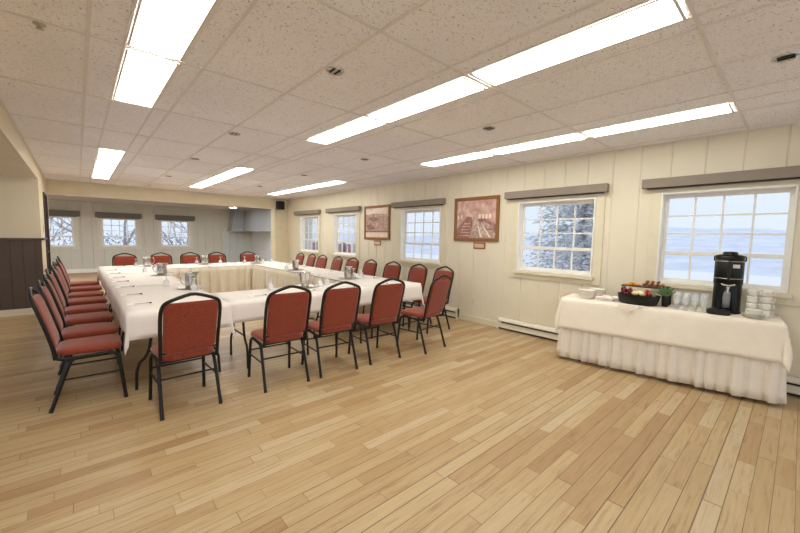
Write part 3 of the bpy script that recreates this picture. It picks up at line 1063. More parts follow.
def folding_table(x0, x1, y0, y1, z, label, group):
    """table with folding legs; long side along y if longer"""
    cx_, cy_ = (x0 + x1) / 2, (y0 + y1) / 2
    r = empty('folding_table', (cx_, cy_, 0))
    tag(r, label, 'table', group)
    w, l = (x1 - x0) / 2 - 0.006, (y1 - y0) / 2 - 0.006
    B = MB(); B.box(-w, w, -l, l, z - 0.03, z - 0.004); B.build('table_top', 'tabletop', r, bevel=0.004)
    alongy = l > w
    A, L_ = (w, l) if alongy else (l, w)
    for s in (-1, 1):
        B = MB()
        e = s * (L_ - 0.18)
        f_ = (lambda a, c, h_: (a, c, h_)) if alongy else (lambda a, c, h_: (c, a, h_))
        for q in (-1, 1):
            B.tube(smooth_path([f_(q * (A - 0.20), e, z - 0.031), f_(q * (A - 0.17), e, z - 0.36), f_(q * (A - 0.13), e, z - 0.47), f_(q * (A - 0.06), e, z - 0.53), f_(q * (A - 0.05), e, 0.0)], 1), 0.013, 8)
        B.tube([f_(-(A - 0.155), e, z - 0.42), f_((A - 0.155), e, z - 0.42)], 0.011, 6)
        B.tube([f_(-(A - 0.19), e, z - 0.18), f_((A - 0.19), e, z - 0.18)], 0.009, 6)
        B.build('leg_frame', 'blackmetal', r)
    return r


def tablecloth(x0, x1, y0, y1, z, drop, label, group, name='tablecloth', m='cloth', seed=0, base=(0, 0, 0), rz=0.0, corner=1.0, amp=0.010):
    """draped cloth; drop = (x-, x+, y-, y+) hanging lengths; corners fall in pointed folds"""
    dxm, dxp, dym, dyp = drop
    rnd = random.Random(seed)
    ph = [rnd.uniform(0, 6.28) for _ in range(8)]
    def axis(a0, a1, dm, dp):
        st = 0.05
        out = []
        nm = max(1, int(round(dm / st))) if dm > 0.001 else 0
        for i in range(nm):
            out.append(a0 - dm + dm * i / nm)
        n = max(2, int((a1 - a0) / 0.08))
        for i in range(n + 1):
            out.append(a0 + (a1 - a0) * i / n)
        np_ = max(1, int(round(dp / st))) if dp > 0.001 else 0
        for i in range(1, np_ + 1):
            out.append(a1 + dp * i / np_)
        return out
    xs = axis(x0, x1, dxm, dxp); ys = axis(y0, y1, dym, dyp)
    def mapp(u, v):
        ox = (x0 - u) if u < x0 else (u - x1 if u > x1 else 0.0)
        oy = (y0 - v) if v < y0 else (v - y1 if v > y1 else 0.0)
        sx_ = -1 if u < x0 else 1
        sy_ = -1 if v < y0 else 1
        bx = min(max(u, x0), x1); by = min(max(v, y0), y1)
        rr = 0.012
        if ox > 1e-6 and oy > 1e-6:
            L_ = hypot(ox, oy) * 1.22; th = atan2(oy, ox)
            fold = 0.10 * sin(2 * th) ** 2 * min(1.0, L_ / 0.3)
            out = 0.010 + 0.05 * L_ + fold * L_ * corner
            return (bx + sx_ * (cos(th) * out), by + sy_ * (sin(th) * out), z - (L_ * 0.985) + 0.002)
        if ox > 1e-6:
            wv = amp * (sin(v * 5.1 + ph[0]) + 0.6 * sin(v * 11.3 + ph[1])) * min(1, ox / 0.2)
            return (bx + sx_ * (0.010 + 0.05 * ox + wv * 0.6 + 0.004), v, z - ox + 0.002 + 0.004 * sin(v * 3 + ph[2]))
        if oy > 1e-6:
            wv = amp * (sin(u * 5.3 + ph[3]) + 0.6 * sin(u * 12.1 + ph[4])) * min(1, oy / 0.2)
            return (u, by + sy_ * (0.010 + 0.05 * oy + wv * 0.6 + 0.004), z - oy + 0.002 + 0.004 * sin(u * 3 + ph[5]))
        # on the table: soft puckers
        ex = min(u - x0, x1 - u, v - y0, y1 - v)
        return (u, v, z + 0.0012 + 0.0010 * (1 + sin(u * 6 + ph[6]) * sin(v * 5 + ph[7])) - (0.001 if ex < 0.01 else 0))
    B = MB()
    nx, ny = len(xs) - 1, len(ys) - 1
    vs = [mapp(u, v) for u in xs for v in ys]
    fs = [(i * (ny + 1) + j, (i + 1) * (ny + 1) + j, (i + 1) * (ny + 1) + j + 1, i * (ny + 1) + j + 1) for i in range(nx) for j in range(ny)]
    B.add(vs, fs, 0, True)
    o = B.build(name, m, loc=base, rz=rz)
    sm = o.modifiers.new('thickness', 'SOLIDIFY'); sm.thickness = 0.0016; sm.offset = 1
    tag(o, label, 'tablecloth', group)
    return o


def skirt(pts_fn, length, z0, z1, m, label, group, pitch=0.09, amp=0.016, name='table_skirt', seed=1, base=(0, 0, 0), rz=0.0):
    """box-pleated skirt along a path pts_fn(s) -> (x, y, nx, ny)"""
    rnd = random.Random(seed)
    n = int(length / 0.010)
    B = MB()
    nv = 8
    offs = []
    s_edges = []
    s = 0.0
    while s < length + 3 * pitch:
        s_edges.append(s)
        s += pitch * rnd.uniform(0.75, 1.25)
    cols = []
    for i in range(n + 1):
        s = length * i / n
        k = 0
        while k + 1 < len(s_edges) and s_edges[k + 1] < s:
            k += 1
        t = (s - s_edges[k]) / (s_edges[k + 1] - s_edges[k])
        # box pleat profile: flat face, sharp return
        if t < 0.60: w = 1.0 - 0.45 * (t / 0.60) ** 2
        elif t < 0.74: w = 0.55 * (1 - (t - 0.60) / 0.14)
        elif t < 0.90: w = 0.0
        else: w = (t - 0.90) / 0.10
        cols.append((s, w, 0.5 + 0.5 * sin(k * 2.4)))
    vs = []
    for (s, w, q) in cols:
        x, y, nx_, ny_ = pts_fn(s)
        for j in range(nv + 1):
            f_ = j / nv
            z = z1 + (z0 - z1) * f_
            o_ = w * amp * (0.25 + 0.95 * f_ * (0.7 + 0.6 * q)) + 0.018 * f_ * q
            vs.append((x + nx_ * o_, y + ny_ * o_, z + (0.006 * w if j == nv else 0)))
    fs = [(i * (nv + 1) + j, (i + 1) * (nv + 1) + j, (i + 1) * (nv + 1) + j + 1, i * (nv + 1) + j + 1) for i in range(n) for j in range(nv)]
    B.add(vs, fs, 0, True)
    o = B.build(name, m, loc=base, rz=rz)
    sm = o.modifiers.new('thickness', 'SOLIDIFY'); sm.thickness = 0.0016; sm.offset = 0
    tag(o, label, 'table skirt', group)
    return o


TG = 'folding tables in the hollow square'
CG = 'white tablecloths of the hollow square'
# left column
LT = [(3.86, 5.70, 'nearest'), (5.71, 7.62, 'middle'), (7.63, 9.46, 'farthest')]
for i, (y0, y1, w_) in enumerate(LT):
    folding_table(0.30, 1.13, y0, y1, TZ, '%s folding table of the left side, under white linen' % w_, TG)
    tablecloth(0.30, 1.13, y0 + 0.002, y1 - 0.002, TZ, (0.19, 0.27 if i == 0 else 0.0, 0.24 if i == 0 else 0.0, 0.25 if i == 2 else 0.0), '%s white tablecloth of the left table row, %s' % (w_, ('with pointed hanging corners', 'covered in notepads', 'ending at the far table')[i]), CG, seed=i, corner=0.8)
RT = [(3.86, 5.70, 'nearest'), (5.71, 7.62, 'middle'), (7.63, 9.46, 'farthest')]
for i, (y0, y1, w_) in enumerate(RT):
    folding_table(3.05, 3.90, y0, y1, TZ, '%s folding table of the window side, under white linen' % w_, TG)
    tablecloth(3.05, 3.90, y0 + 0.002, y1 - 0.002, TZ, (0.0, 0.24, 0.24 if i == 0 else 0.0, 0.22 if i == 2 else 0.0), '%s white tablecloth of the window side table row' % w_, CG, seed=10 + i)
for (x0, x1, w_, k) in [(1.132, 2.25, 'left', 0), (2.252, 3.048, 'right', 1)]:
    folding_table(x0 + 0.02, x1 - 0.01, 3.90, 4.60, TZ, '%s folding table of the front side, black legs showing behind the chairs' % w_, TG)
    tablecloth(x0 + 0.002, x1 - 0.002, 3.90, 4.60, TZ, (0, 0, 0.23, 0.20), '%s white tablecloth of the front table row, behind the chair backs' % w_, CG, seed=20 + k)
for (x0, x1, w_, k) in [(1.132, 2.09, 'left', 0), (2.092, 3.048, 'right', 1)]:
    folding_table(x0 + 0.02, x1 - 0.01, 8.55, 9.40, TZ, '%s folding table of the far side, behind the pleated skirt' % w_, TG)
    tablecloth(x0 + 0.002, x1 - 0.002, 8.55, 9.40, TZ, (0, 0, 0.035, 0.2), '%s white tablecloth of the far table row' % w_, CG, seed=30 + k)
SG = 'cream pleated skirts inside the hollow square'
skirt(lambda s: (1.16 + s, 8.51, 0, -1), 1.87, 0.03, TZ - 0.03, 'skirt', 'cream pleated skirt on the inner face of the far tables', SG, pitch=0.19, amp=0.060)
skirt(lambda s: (3.025, 4.63 + s, -1, 0), 3.82, 0.03, TZ - 0.004, 'skirt', 'cream pleated skirt on the inner face of the window side tables', SG, pitch=0.13, amp=0.040, seed=3)

# ------------------------------------------------------------------ buffet table
BZ = 0.76
PA, PB = Vector((4.415, 1.92)), Vector((4.63, 0.05))
bl = (PB - PA).length
brz = atan2((PB - PA).y, (PB - PA).x)           # local +x runs from the far end to the near end, local +y towards the wall
BD = 0.46


def bw(lx, ly, z=0.0):
    c_, s_ = cos(brz), sin(brz)
    return (PA.x + lx * c_ - ly * s_, PA.y + lx * s_ + ly * c_, z)


r = empty('buffet_table', bw(0, 0), brz)
tag(r, 'long buffet table under ivory linen and pleated skirt below the right window', 'table')
B = MB(); B.box(0.006, bl - 0.006, 0.006, BD - 0.006, BZ - 0.03, BZ - 0.004); B.build('table_top', 'tabletop', r)
for e in (0.22, bl - 0.22):
    B = MB()
    for q in (0.07, BD - 0.07):
        B.tube([(e, q, BZ - 0.031), (e, q, 0)], 0.014, 8)
    B.tube([(e, 0.07, 0.3), (e, BD - 0.07, 0.3)], 0.01, 6)
    B.build('leg_frame', 'blackmetal', r)


def bpath(s):
    if s < BD: return (0.0, BD - s, -1, 0)
    s -= BD
    if s < bl: return (s, 0.0, 0, -1)
    s -= bl
    return (bl + 0.0, s, 1, 0)


skirt(bpath, bl + 2 * BD, 0.035, BZ - 0.006, 'bskirt', 'white pleated skirt hanging to the floor around the buffet table', None, pitch=0.105, amp=0.036, seed=5, base=bw(0, 0), rz=brz)


# overlay cloth: flat top, front panel hangs deeper towards the near end, pointed corners
def overlay():
    B = MB()
    nu, nv = 56, 26
    def f_(u, v):
        lx = -0.16 + u * (bl + 0.34)
        front = 0.365 - 0.02 * u
        ly = -front + v * (front + BD)
        ox = -lx if lx < 0 else (lx - bl if lx > bl else 0)
        oy = -ly if ly < 0 else 0
        sx_ = -1 if lx < 0 else 1
        bx = min(max(lx, 0), bl); by = max(ly, 0)
        if ox > 1e-6 and oy > 1e-6:
            L_ = hypot(ox, oy) * 1.1; th = atan2(oy, ox)
            out = 0.012 + 0.10 * L_ + 0.16 * L_ * sin(2 * th) ** 2
            return (bx + sx_ * cos(th) * out, by - sin(th) * out, BZ - L_ * 0.95)
        if ox > 1e-6:
            return (bx + sx_ * (0.012 + 0.14 * ox), by, BZ - ox + 0.004)
        if oy > 1e-6:
            w_ = 0.006 * (sin(lx * 7) + sin(lx * 15 + 1)) * min(1, oy / 0.15)
            return (bx, -(0.012 + 0.13 * oy + w_), BZ - oy * 0.99 + 0.004)
        ed = min(lx, bl - lx, ly)
        return (lx, ly, BZ + 0.002 + 0.0012 * (1 + sin(lx * 9) * sin(ly * 8)))
    # keep a row of vertices right on the table edges
    us = sorted(set([i / nu for i in range(nu + 1)] + [0.16 / (bl + 0.34), (0.16 + bl) / (bl + 0.34)]))
    rows_ = []
    for u in us:
        front = 0.365 - 0.02 * u
        ve = front / (front + BD)
        vv = [ve * j / 10 for j in range(11)] + [ve + (1 - ve) * j / 10 for j in range(1, 11)]
        rows_.append([f_(u, v + (1e-9 if abs(v - ve) < 1e-9 else 0)) for v in vv])
    n = len(rows_[0])
    vs = [v for r_ in rows_ for v in r_]
    fs = [(i * n + j, (i + 1) * n + j, (i + 1) * n + j + 1, i * n + j + 1) for i in range(len(us) - 1) for j in range(n - 1)]
    B.add(vs, fs, 0, True)
    o = B.build('tablecloth', 'bcloth', loc=bw(0, 0), rz=brz)
    sm = o.modifiers.new('thickness', 'SOLIDIFY'); sm.thickness = 0.0016; sm.offset = 1
    tag(o, 'ivory overlay tablecloth with pointed corners on the buffet table', 'tablecloth')


overlay()

# ------------------------------------------------------------------ things on the meeting tables
TT = TZ + 0.0066      # top of the linen
PITCH_G = 'metal water pitchers on the meeting tables'


def pitcher(x, y, a, label, kind=0, tray=True):
    z = TT
    if tray:
        B = MB()
        B.lathe([(0.001, 0.0012), (0.135, 0.0012), (0.155, 0.003), (0.165, 0.009), (0.162, 0.0105), (0.150, 0.005), (0.001, 0.004)], n=36)
        tag(B.build('serving_tray', 'steel', loc=(x, y, z)), 'silver tray under the ' + label, 'tray', 'round silver trays')
        z += 0.0055
    r = empty('water_pitcher', (x, y, z), radians(a))
    tag(r, label, 'pitcher', PITCH_G)
    if kind == 0:
        prof = [(0.001, 0.0), (0.066, 0.0), (0.069, 0.006), (0.070, 0.06), (0.068, 0.14), (0.066, 0.180), (0.069, 0.187), (0.071, 0.192), (0.067, 0.190), (0.064, 0.178), (0.064, 0.02), (0.001, 0.012)]
    else:
        prof = [(0.001, 0.0), (0.050, 0.0), (0.053, 0.006), (0.060, 0.06), (0.069, 0.14), (0.076, 0.190), (0.080, 0.195), (0.075, 0.193), (0.066, 0.14), (0.052, 0.02), (0.001, 0.012)]
    B = MB(); B.lathe(prof, n=32); B.build('body', 'chrome', r)
    B = MB()
    R_w = 0.068 if kind == 0 else 0.066
    B.tube(smooth_path([(-R_w, 0, 0.165), (-R_w - 0.035, 0, 0.172), (-R_w - 0.058, 0, 0.135), (-R_w - 0.052, 0, 0.07), (-R_w - 0.02, 0, 0.045), (-R_w + 0.004, 0, 0.048)], 2), 0.006, 8)
    B.build('handle', 'chrome', r)
    B = MB()
    R_t = 0.066 if kind == 0 else 0.072
    B.add([(R_t - 0.004, -0.026, 0.188), (R_t + 0.036, 0, 0.199), (R_t - 0.004, 0.026, 0.188), (R_t - 0.002, 0, 0.135),
           (R_t - 0.006, -0.023, 0.188), (R_t + 0.032, 0, 0.1985), (R_t - 0.006, 0.023, 0.188), (R_t - 0.004, 0, 0.139)],
          [(0, 3, 1), (1, 3, 2), (4, 5, 7), (5, 6, 7), (0, 1, 5, 4), (1, 2, 6, 5), (0, 4, 7, 3), (2, 3, 7, 6)], 0, True)
    B.build('spout', 'chrome', r)


pitcher(1.06, 5.17, 10, 'steel water pitcher nearest the camera on the left table row', 0)
pitcher(1.02, 7.02, 0, 'steel water pitcher in the middle of the left table row', 0)
pitcher(1.05, 8.98, 180, 'steel water pitcher at the far end of the left table row', 0)
pitcher(2.14, 9.05, 95, 'narrow looking steel pitcher on the far tables, left of centre', 0)
pitcher(3.22, 8.75, 80, 'steel water pitcher at the far right corner of the tables', 0)
pitcher(3.25, 6.77, 60, 'flared steel pitcher on the window side tables', 1)
pitcher(2.28, 4.47, 150, 'flared steel pitcher on the front table row', 1)
pitcher(3.30, 4.95, 100, 'steel water pitcher nearest the camera on the window side tables', 0)

# upturned stem glasses on the linen
def goblet_up():
    B = MB()
    B.lathe([(0.034, 0.0), (0.037, 0.02), (0.036, 0.05), (0.027, 0.074), (0.008, 0.088), (0.0045, 0.10), (0.0045, 0.132), (0.010, 0.146), (0.034, 0.152), (0.034, 0.155), (0.001, 0.155)], n=20)
    return B.build('stem_glass', 'cupw')


GP = [(0.88, 9.10, 'on the far left table corner'), (2.01, 9.20, 'left of the narrow pitcher on the far tables'), (2.50, 9.15, 'right of the narrow pitcher on the far tables'),
      (0.86, 7.63, 'left of the farthest pitcher on the left table row'), (1.02, 7.45, 'just behind the middle pitcher of the left row'), (0.85, 5.53, 'left of the nearest pitcher on the left table row'),
      (1.03, 4.88, 'in front of the nearest left row pitcher'), (3.02, 9.05, 'left of the far right corner pitcher'), (3.42, 8.95, 'right of the far right corner pitcher'),
      (3.72, 9.15, 'farthest right on the far tables'), (3.66, 7.20, 'near the window side behind the flared pitcher'), (3.48, 5.05, 'directly right of the nearest window side pitcher'),
      (3.68, 5.12, 'second to the right of the nearest window side pitcher'), (2.46, 4.38, 'directly right of the front row pitcher'), (2.62, 4.48, 'second to the right of the front row pitcher'),
      (3.14, 6.95, 'left of the flared window side pitcher'), (1.80, 4.45, 'left of the front row pitcher')]
g0 = goblet_up(); gu = [False]
for (x, y, lb) in GP:
    place(g0, gu, (x, y, TT - 0.0005), 0, 'upturned clear stem glass ' + lb, 'glass', 'upturned stem glasses')

# notepads with pens, one in front of each chair
pad_w, pad_l = 0.14, 0.21


def notepad():
    B = MB(); B.box(-pad_l / 2, pad_l / 2, -pad_w / 2, pad_w / 2, 0, 0.004)
    return B.build('notepad', 'paper')


def pen():
    r = empty('pen')
    B = MB(); B.tube([(-0.065, 0, 0.0055), (0.048, 0, 0.0055)], 0.0048, 8); B.tube([(-0.075, 0, 0.0055), (-0.065, 0, 0.0055)], 0.003, 8, radii=[0.0008, 0.0046]); B.build('barrel', 'alu', r)
    B = MB(); B.tube([(0.0481, 0, 0.0055), (0.068, 0, 0.0055)], 0.0056, 8); B.box(0.02, 0.066, -0.0012, 0.0012, 0.0103, 0.012); B.build('cap', 'blackmatte', r)
    return r


np0 = notepad(); pn0 = pen(); u1 = [False]; u2 = [False]
PG, NG = 'pens lying on the meeting tables', 'notepads in front of the chairs'
PT = TT + 0.0004
pads = [(0.43, y, 0, 'at the left table row, ' + ORD[i] + ' place from the camera') for i, y in enumerate([4.25, 4.94, 5.67, 6.34, 6.94, 7.66, 8.37])]
pads += [(x, 4.08, 0, 'on the front tables, %s from the left' % ORD[i]) for i, x in enumerate([1.50, 2.12, 2.72, 3.30])]
pads += [(3.73, y, 90, 'at the window side, %s place from the near end' % ORD[i]) for i, y in enumerate([4.30, 4.75, 5.57, 6.15, 6.72, 7.50, 8.05, 8.55])]
pads += [(x, 9.24, 0, 'on the far tables, %s from the left' % ORD[i]) for i, x in enumerate([0.62, 1.40, 1.72, 2.78, 3.25])]
for i, (x, y, a, lb) in enumerate(pads):
    rr = random.Random(100 + i)
    place(np0, u1, (x, y, PT), radians(a + rr.uniform(-4, 4)), 'white notepad ' + lb, 'notepad', NG)
    px_, py_ = (x + 0.02, y - 0.035) if a == 0 else (x - 0.03, y - 0.03)
    place(pn0, u2, (px_, py_, PT + 0.0042), radians(a + rr.uniform(-14, 14)), 'dark pen on the white notepad ' + lb, 'pen', PG)

# ------------------------------------------------------------------ buffet things
BT = BZ + 0.0068


def at(lx, ly, dz=0.0):
    return bw(lx, ly, BT + dz)


# stacked white bowls at the left end
def bowl():
    B = MB()
    B.lathe([(0.001, 0.004), (0.048, 0.0), (0.053, 0.0), (0.056, 0.006), (0.085, 0.030), (0.094, 0.046), (0.0945, 0.048), (0.091, 0.046), (0.081, 0.031), (0.050, 0.010), (0.001, 0.009)], n=28)
    return B.build('bowl', 'ceramic')


b0 = bowl(); ub = [False]
for (lx, ly, n, w_) in [(0.235, 0.14, 4, 'front'), (0.29, 0.345, 4, 'rear')]:
    for k in range(n):
        pos = 'topmost' if k == n - 1 else ('bottom' if k == 0 else ORD[k] + ' from the bottom')
        place(b0, ub, at(lx, ly, 0.019 * k), 0, '%s white bowl, %s stack at the buffet left end' % (pos, w_), 'bowl', 'white bowls on the buffet')

# loose pile of folded white napkins
def napkin(w, l, h, seed):
    rnd = random.Random(seed)
    ph = [rnd.uniform(0, 6) for _ in range(4)]
    B = MB()
    for lay in range(3):
        z0 = h * lay / 3
        def f_(u, v, top=1):
            x = (u - 0.5) * l; y = (v - 0.5) * w
            e = min(u, 1 - u, v, 1 - v) * 6
            return (x, y, z0 + h / 3 * 0.9 * min(1, 0.25 + e) * (0.8 + 0.2 * sin(u * 9 + ph[lay]) * sin(v * 7 + ph[3])))
        B.grid(f_, 14, 8)
        B.box(-l / 2, l / 2, -w / 2, w / 2, z0, z0 + h * 0.06)
    return B.build('napkin', 'cloth')


for i, (lx, ly, dz, a, w_) in enumerate([(0.385, 0.11, 0, 8, 'left'), (0.488, 0.13, 0, -8, 'middle'), (0.425, 0.25, 0, 8, 'back left'), (0.52, 0.26, 0, -15, 'back right')]):
    o = napkin(0.09, 0.095, 0.048, i)
    o.location = at(lx, ly); o.rotation_euler.z = brz + radians(a)
    tag(o, 'folded white napkin, %s of the pile between bowls and food pan' % w_, 'napkin', 'folded napkins on the buffet')
# small folded corner of cloth showing below the pan
B = MB(); B.add([(0, 0, 0), (0.22, 0, 0), (0.10, -0.012, -0.075)], [(0, 1, 2)])
B.add([(0, 0, 0), (0.22, 0, 0), (0.22, 0.13, 0.0), (0, 0.13, 0.0)], [(0, 1, 2, 3)])
o = B.build('place_mat', 'bcloth', loc=bw(0.60, -0.020, BT + 0.0005), rz=brz)
sm = o.modifiers.new('thickness', 'SOLIDIFY'); sm.thickness = 0.0015; sm.offset = 1
tag(o, 'ivory cloth square under the black food pan, one corner over the edge', 'place mat')

# black oval food pan
PX, PY = 0.76, 0.15
pr = empty('food_pan', at(PX, PY, 0.0024), brz)
tag(pr, 'deep black oval pan of fruit and cheese on the buffet', 'pan')
B = MB()
B.lathe([(0.001, 0.0), (0.168, 0.0), (0.178, 0.006), (0.202, 0.100), (0.207, 0.106), (0.202, 0.108), (0.196, 0.102), (0.172, 0.012), (0.001, 0.010)], n=48, sy=0.62)
B.build('pan_body', 'black', pr)
FZ = 0.0024 + 0.060


def blob(B, c, rx, ry, rz_, seed=0, rough=0.08, n=10):
    rnd = random.Random(seed)
    p1, p2 = rnd.uniform(0, 6), rnd.uniform(0, 6)
    vs = []
    for i in range(n + 1):
        th = pi * i / n
        for k in range(2 * n):
            a = pi * k / n
            q = 1 + rough * sin(3 * a + p1) * sin(th) * sin(2 * th + p2)
            vs.append((c[0] + rx * q * sin(th) * cos(a), c[1] + ry * q * sin(th) * sin(a), c[2] + rz_ * q * cos(th)))
    fs = [(i * 2 * n + k, (i + 1) * 2 * n + k, (i + 1) * 2 * n + (k + 1) % (2 * n), i * 2 * n + (k + 1) % (2 * n)) for i in range(n) for k in range(2 * n)]
    B.add(vs, fs, 0, True)


# supporting bed of leaves inside the pan
B = MB(); B.lathe([(0.001, 0.104), (0.10, 0.100), (0.180, 0.086), (0.183, 0.080)], n=40, sy=0.60)
bed = B.build('salad_bed', mat('dark_green_leaves', (70, 74, 48), 0.8, noise=0.5, nscale=60, bump=0.6, bscale=60), loc=at(PX, PY, 0.0024), rz=brz)
tag(bed, 'dark leafy bed filling the black oval pan', 'salad', kind='stuff')
grape_m = mat('dark_red_grape', (116, 28, 34), 0.25, noise=0.3, nscale=30)
berry_m = mat('strawberry_red', (206, 62, 40), 0.4, noise=0.2, nscale=90)
cheese_m = mat('pale_cheese', (236, 222, 170), 0.55, noise=0.06, nscale=20)
orange_m = mat('orange_fruit', (238, 164, 48), 0.45, noise=0.1, nscale=40)
crust_m = mat('brown_crust', (158, 92, 54), 0.6, noise=0.4, nscale=40)
green_m = mat('green_leaf', (98, 136, 84), 0.5, noise=0.25, nscale=30)
M.update(grape=grape_m, berry=berry_m, cheese=cheese_m, orange=orange_m, crust=crust_m, green=green_m)
B = MB(); blob(B, (0, 0, 0), 0.0135, 0.0135, 0.0155, 1, 0.0, 8); gp = B.build('grape', 'grape')
ug = [False]
rnd = random.Random(4)
spots = []
tries = 0
while len(spots) < 40 and tries < 6000:
    tries += 1
    lx = rnd.uniform(-0.165, -0.055); ly = rnd.uniform(-0.07, 0.075)
    if (lx / 0.172) ** 2 + (ly / 0.10) ** 2 > 0.95: continue
    lay = 0 if len(spots) < 22 else (1 if len(spots) < 34 else 2)
    z = 0.113 + lay * 0.023
    if all((lx - a) ** 2 + (ly - c) ** 2 + (z - d) ** 2 > 0.0232 ** 2 for a, c, d in spots):
        spots.append((lx, ly, z))
for (lx, ly, z) in spots:
    place(gp, ug, at(PX + lx, PY + ly, 0.0024 + z), 0, 'dark red grape heaped in the left end of the black oval pan', 'grape', 'dark red grapes in the black pan')
for i, (lx, ly, a) in enumerate([(-0.024, -0.045, 10), (0.040, -0.042, -30), (0.005, 0.02, 10)]):
    B = MB(); blob(B, (0, 0, 0), 0.036, 0.026, 0.025, 20 + i, 0.12)
    o = B.build('cheese_chunk', 'cheese', loc=at(PX + lx, PY + ly, 0.0024 + 0.122), rz=brz + radians(a))
    tag(o, 'pale cream cheese chunk, %s of three in the middle of the black pan' % ['left', 'right', 'rear'][i], 'cheese', 'pale chunks in the pan')
B = MB()
B.lathe([(0.001, -0.020), (0.008, -0.014), (0.015, 0.0), (0.0165, 0.010), (0.012, 0.016), (0.001, 0.017)], n=14)
sb = empty('strawberry')
B.build('flesh', 'berry', sb)
B = MB()
for k in range(6):
    a = k * pi / 3
    B.add([(0.004 * cos(a + 1.2), 0.004 * sin(a + 1.2), 0.018), (0.016 * cos(a), 0.016 * sin(a), 0.0165), (0.004 * cos(a - 1.2), 0.004 * sin(a - 1.2), 0.018), (0, 0, 0.0195)], [(0, 1, 2, 3)])
B.build('leaf_cap', 'green', sb)
us = [False]
for i, (lx, ly, z) in enumerate([(0.065, -0.05, 0.122), (0.10, -0.035, 0.122), (0.068, -0.012, 0.124), (0.105, 0.005, 0.122), (0.072, 0.028, 0.124), (0.085, -0.03, 0.156)]):
    o = place(sb, us, at(PX + lx, PY + ly, 0.0024 + z), 0.5 * i, 'red orange strawberry at the right end of the black pan, ' + ['front left', 'front right', 'middle left', 'middle right', 'rear', 'topmost of the heap'][i], 'strawberry', 'strawberries in the black pan')
for i, (lx, ly) in enumerate([(0.142, -0.015), (0.145, 0.026)]):
    B = MB(); blob(B, (0, 0, 0), 0.020, 0.018, 0.017, 40 + i, 0.05)
    o = B.build('green_olive', mat('grey_green_olive', (132, 136, 96), 0.35), loc=at(PX + lx, PY + ly, 0.0024 + 0.110))
    tag(o, 'grey green olive at the far right rim of the black pan, %s' % ['front one', 'rear one'][i], 'olive', 'olives in the pan')

# raised wooden tray on black legs behind the pan
TX0, TX1, TY0, TY1, TH = 0.56, 1.05, 0.290, 0.45, 0.185
tr = empty('raised_tray', at((TX0 + TX1) / 2, (TY0 + TY1) / 2), brz)
tag(tr, 'raised dark tray on thin black legs behind the oval pan', 'serving stand')
w2, d2 = (TX1 - TX0) / 2, (TY1 - TY0) / 2
B = MB(); B.box(-w2, w2, -d2, d2, TH - 0.012, TH); B.build('tray_board', mat('dark_walnut', (78, 48, 34), 0.45, noise=0.2, nscale=20, stretch=(1, 8, 1)), tr, bevel=0.002)
for sx_ in (-1, 1):
    for sy_ in (-1, 1):
        B = MB(); B.box(sx_ * (w2 - 0.02) - 0.007, sx_ * (w2 - 0.02) + 0.007, sy_ * (d2 - 0.02) - 0.007, sy_ * (d2 - 0.02) + 0.007, 0, TH - 0.0122)
        B.build('leg', 'blackmatte', tr)
for i, (lx, ly) in enumerate([(0.640, 0.335), (0.660, 0.40), (0.650, 0.355), (0.705, 0.37)]):
    B = MB()
    R_o = 0.034
    B.lathe([(0.001, 0.0), (R_o * 0.7, 0.002), (R_o, 0.013), (R_o * 0.95, 0.017), (0.001, 0.019)], n=20)
    o = B.build('orange_slice', 'orange', loc=at(lx, ly, TH + 0.0005 + (0.0195 if i == 3 else 0) * 0), rz=i)
    if i == 3: o.location = at(0.660, 0.345, TH + 0.0205)
    if i == 1: o.location = at(0.715, 0.345, TH + 0.0005)
    if i == 2: o.location = at(0.675, 0.411, TH + 0.0005)
    tag(o, 'round orange slice on the left end of the raised tray, ' + ['leftmost', 'right', 'rear', 'topmost'][i], 'orange slice', 'orange slices on the raised tray')
k = 0
for row_, (ly, n, z) in enumerate([(0.33, 4, 0.018), (0.395, 4, 0.018), (0.362, 3, 0.050)]):
    for i in range(n):
        k += 1
        B = MB()
        pts = [(-0.036, 0, 0), (-0.02, 0.003, 0.003), (0, 0.005, 0.004), (0.02, 0.003, 0.003), (0.036, 0, 0)]
        B.tube(pts, 0.017, 10, radii=[0.007, 0.0155, 0.0175, 0.0155, 0.007])
        o = B.build('bread_roll', 'crust', loc=at(0.790 + i * 0.052 + row_ * 0.012, ly, TH + z), rz=brz + radians(70 + (k * 37) % 30))
        tag(o, 'small brown pastry roll, %s of the %s on the raised tray' % (['leftmost', 'second', 'third', 'fourth'][i], ['front row', 'rear row', 'upper layer'][row_]), 'pastry', 'brown pastries on the raised tray')
B = MB(); blob(B, (0, 0, 0), 0.011, 0.011, 0.011, 3, 0.05, 7); cb = B.build('red_berry', 'grape'); uc = [False]
for i, (lx, ly) in enumerate([(0.950, 0.32), (0.975, 0.33), (1.005, 0.315), (0.960, 0.355), (0.990, 0.36), (1.020, 0.345), (0.965, 0.39), (1.000, 0.395)]):
    place(cb, uc, at(lx, ly, TH + 0.0112), 0, 'dark red berry scattered on the right end of the raised tray', 'berry', 'berries on the raised tray')

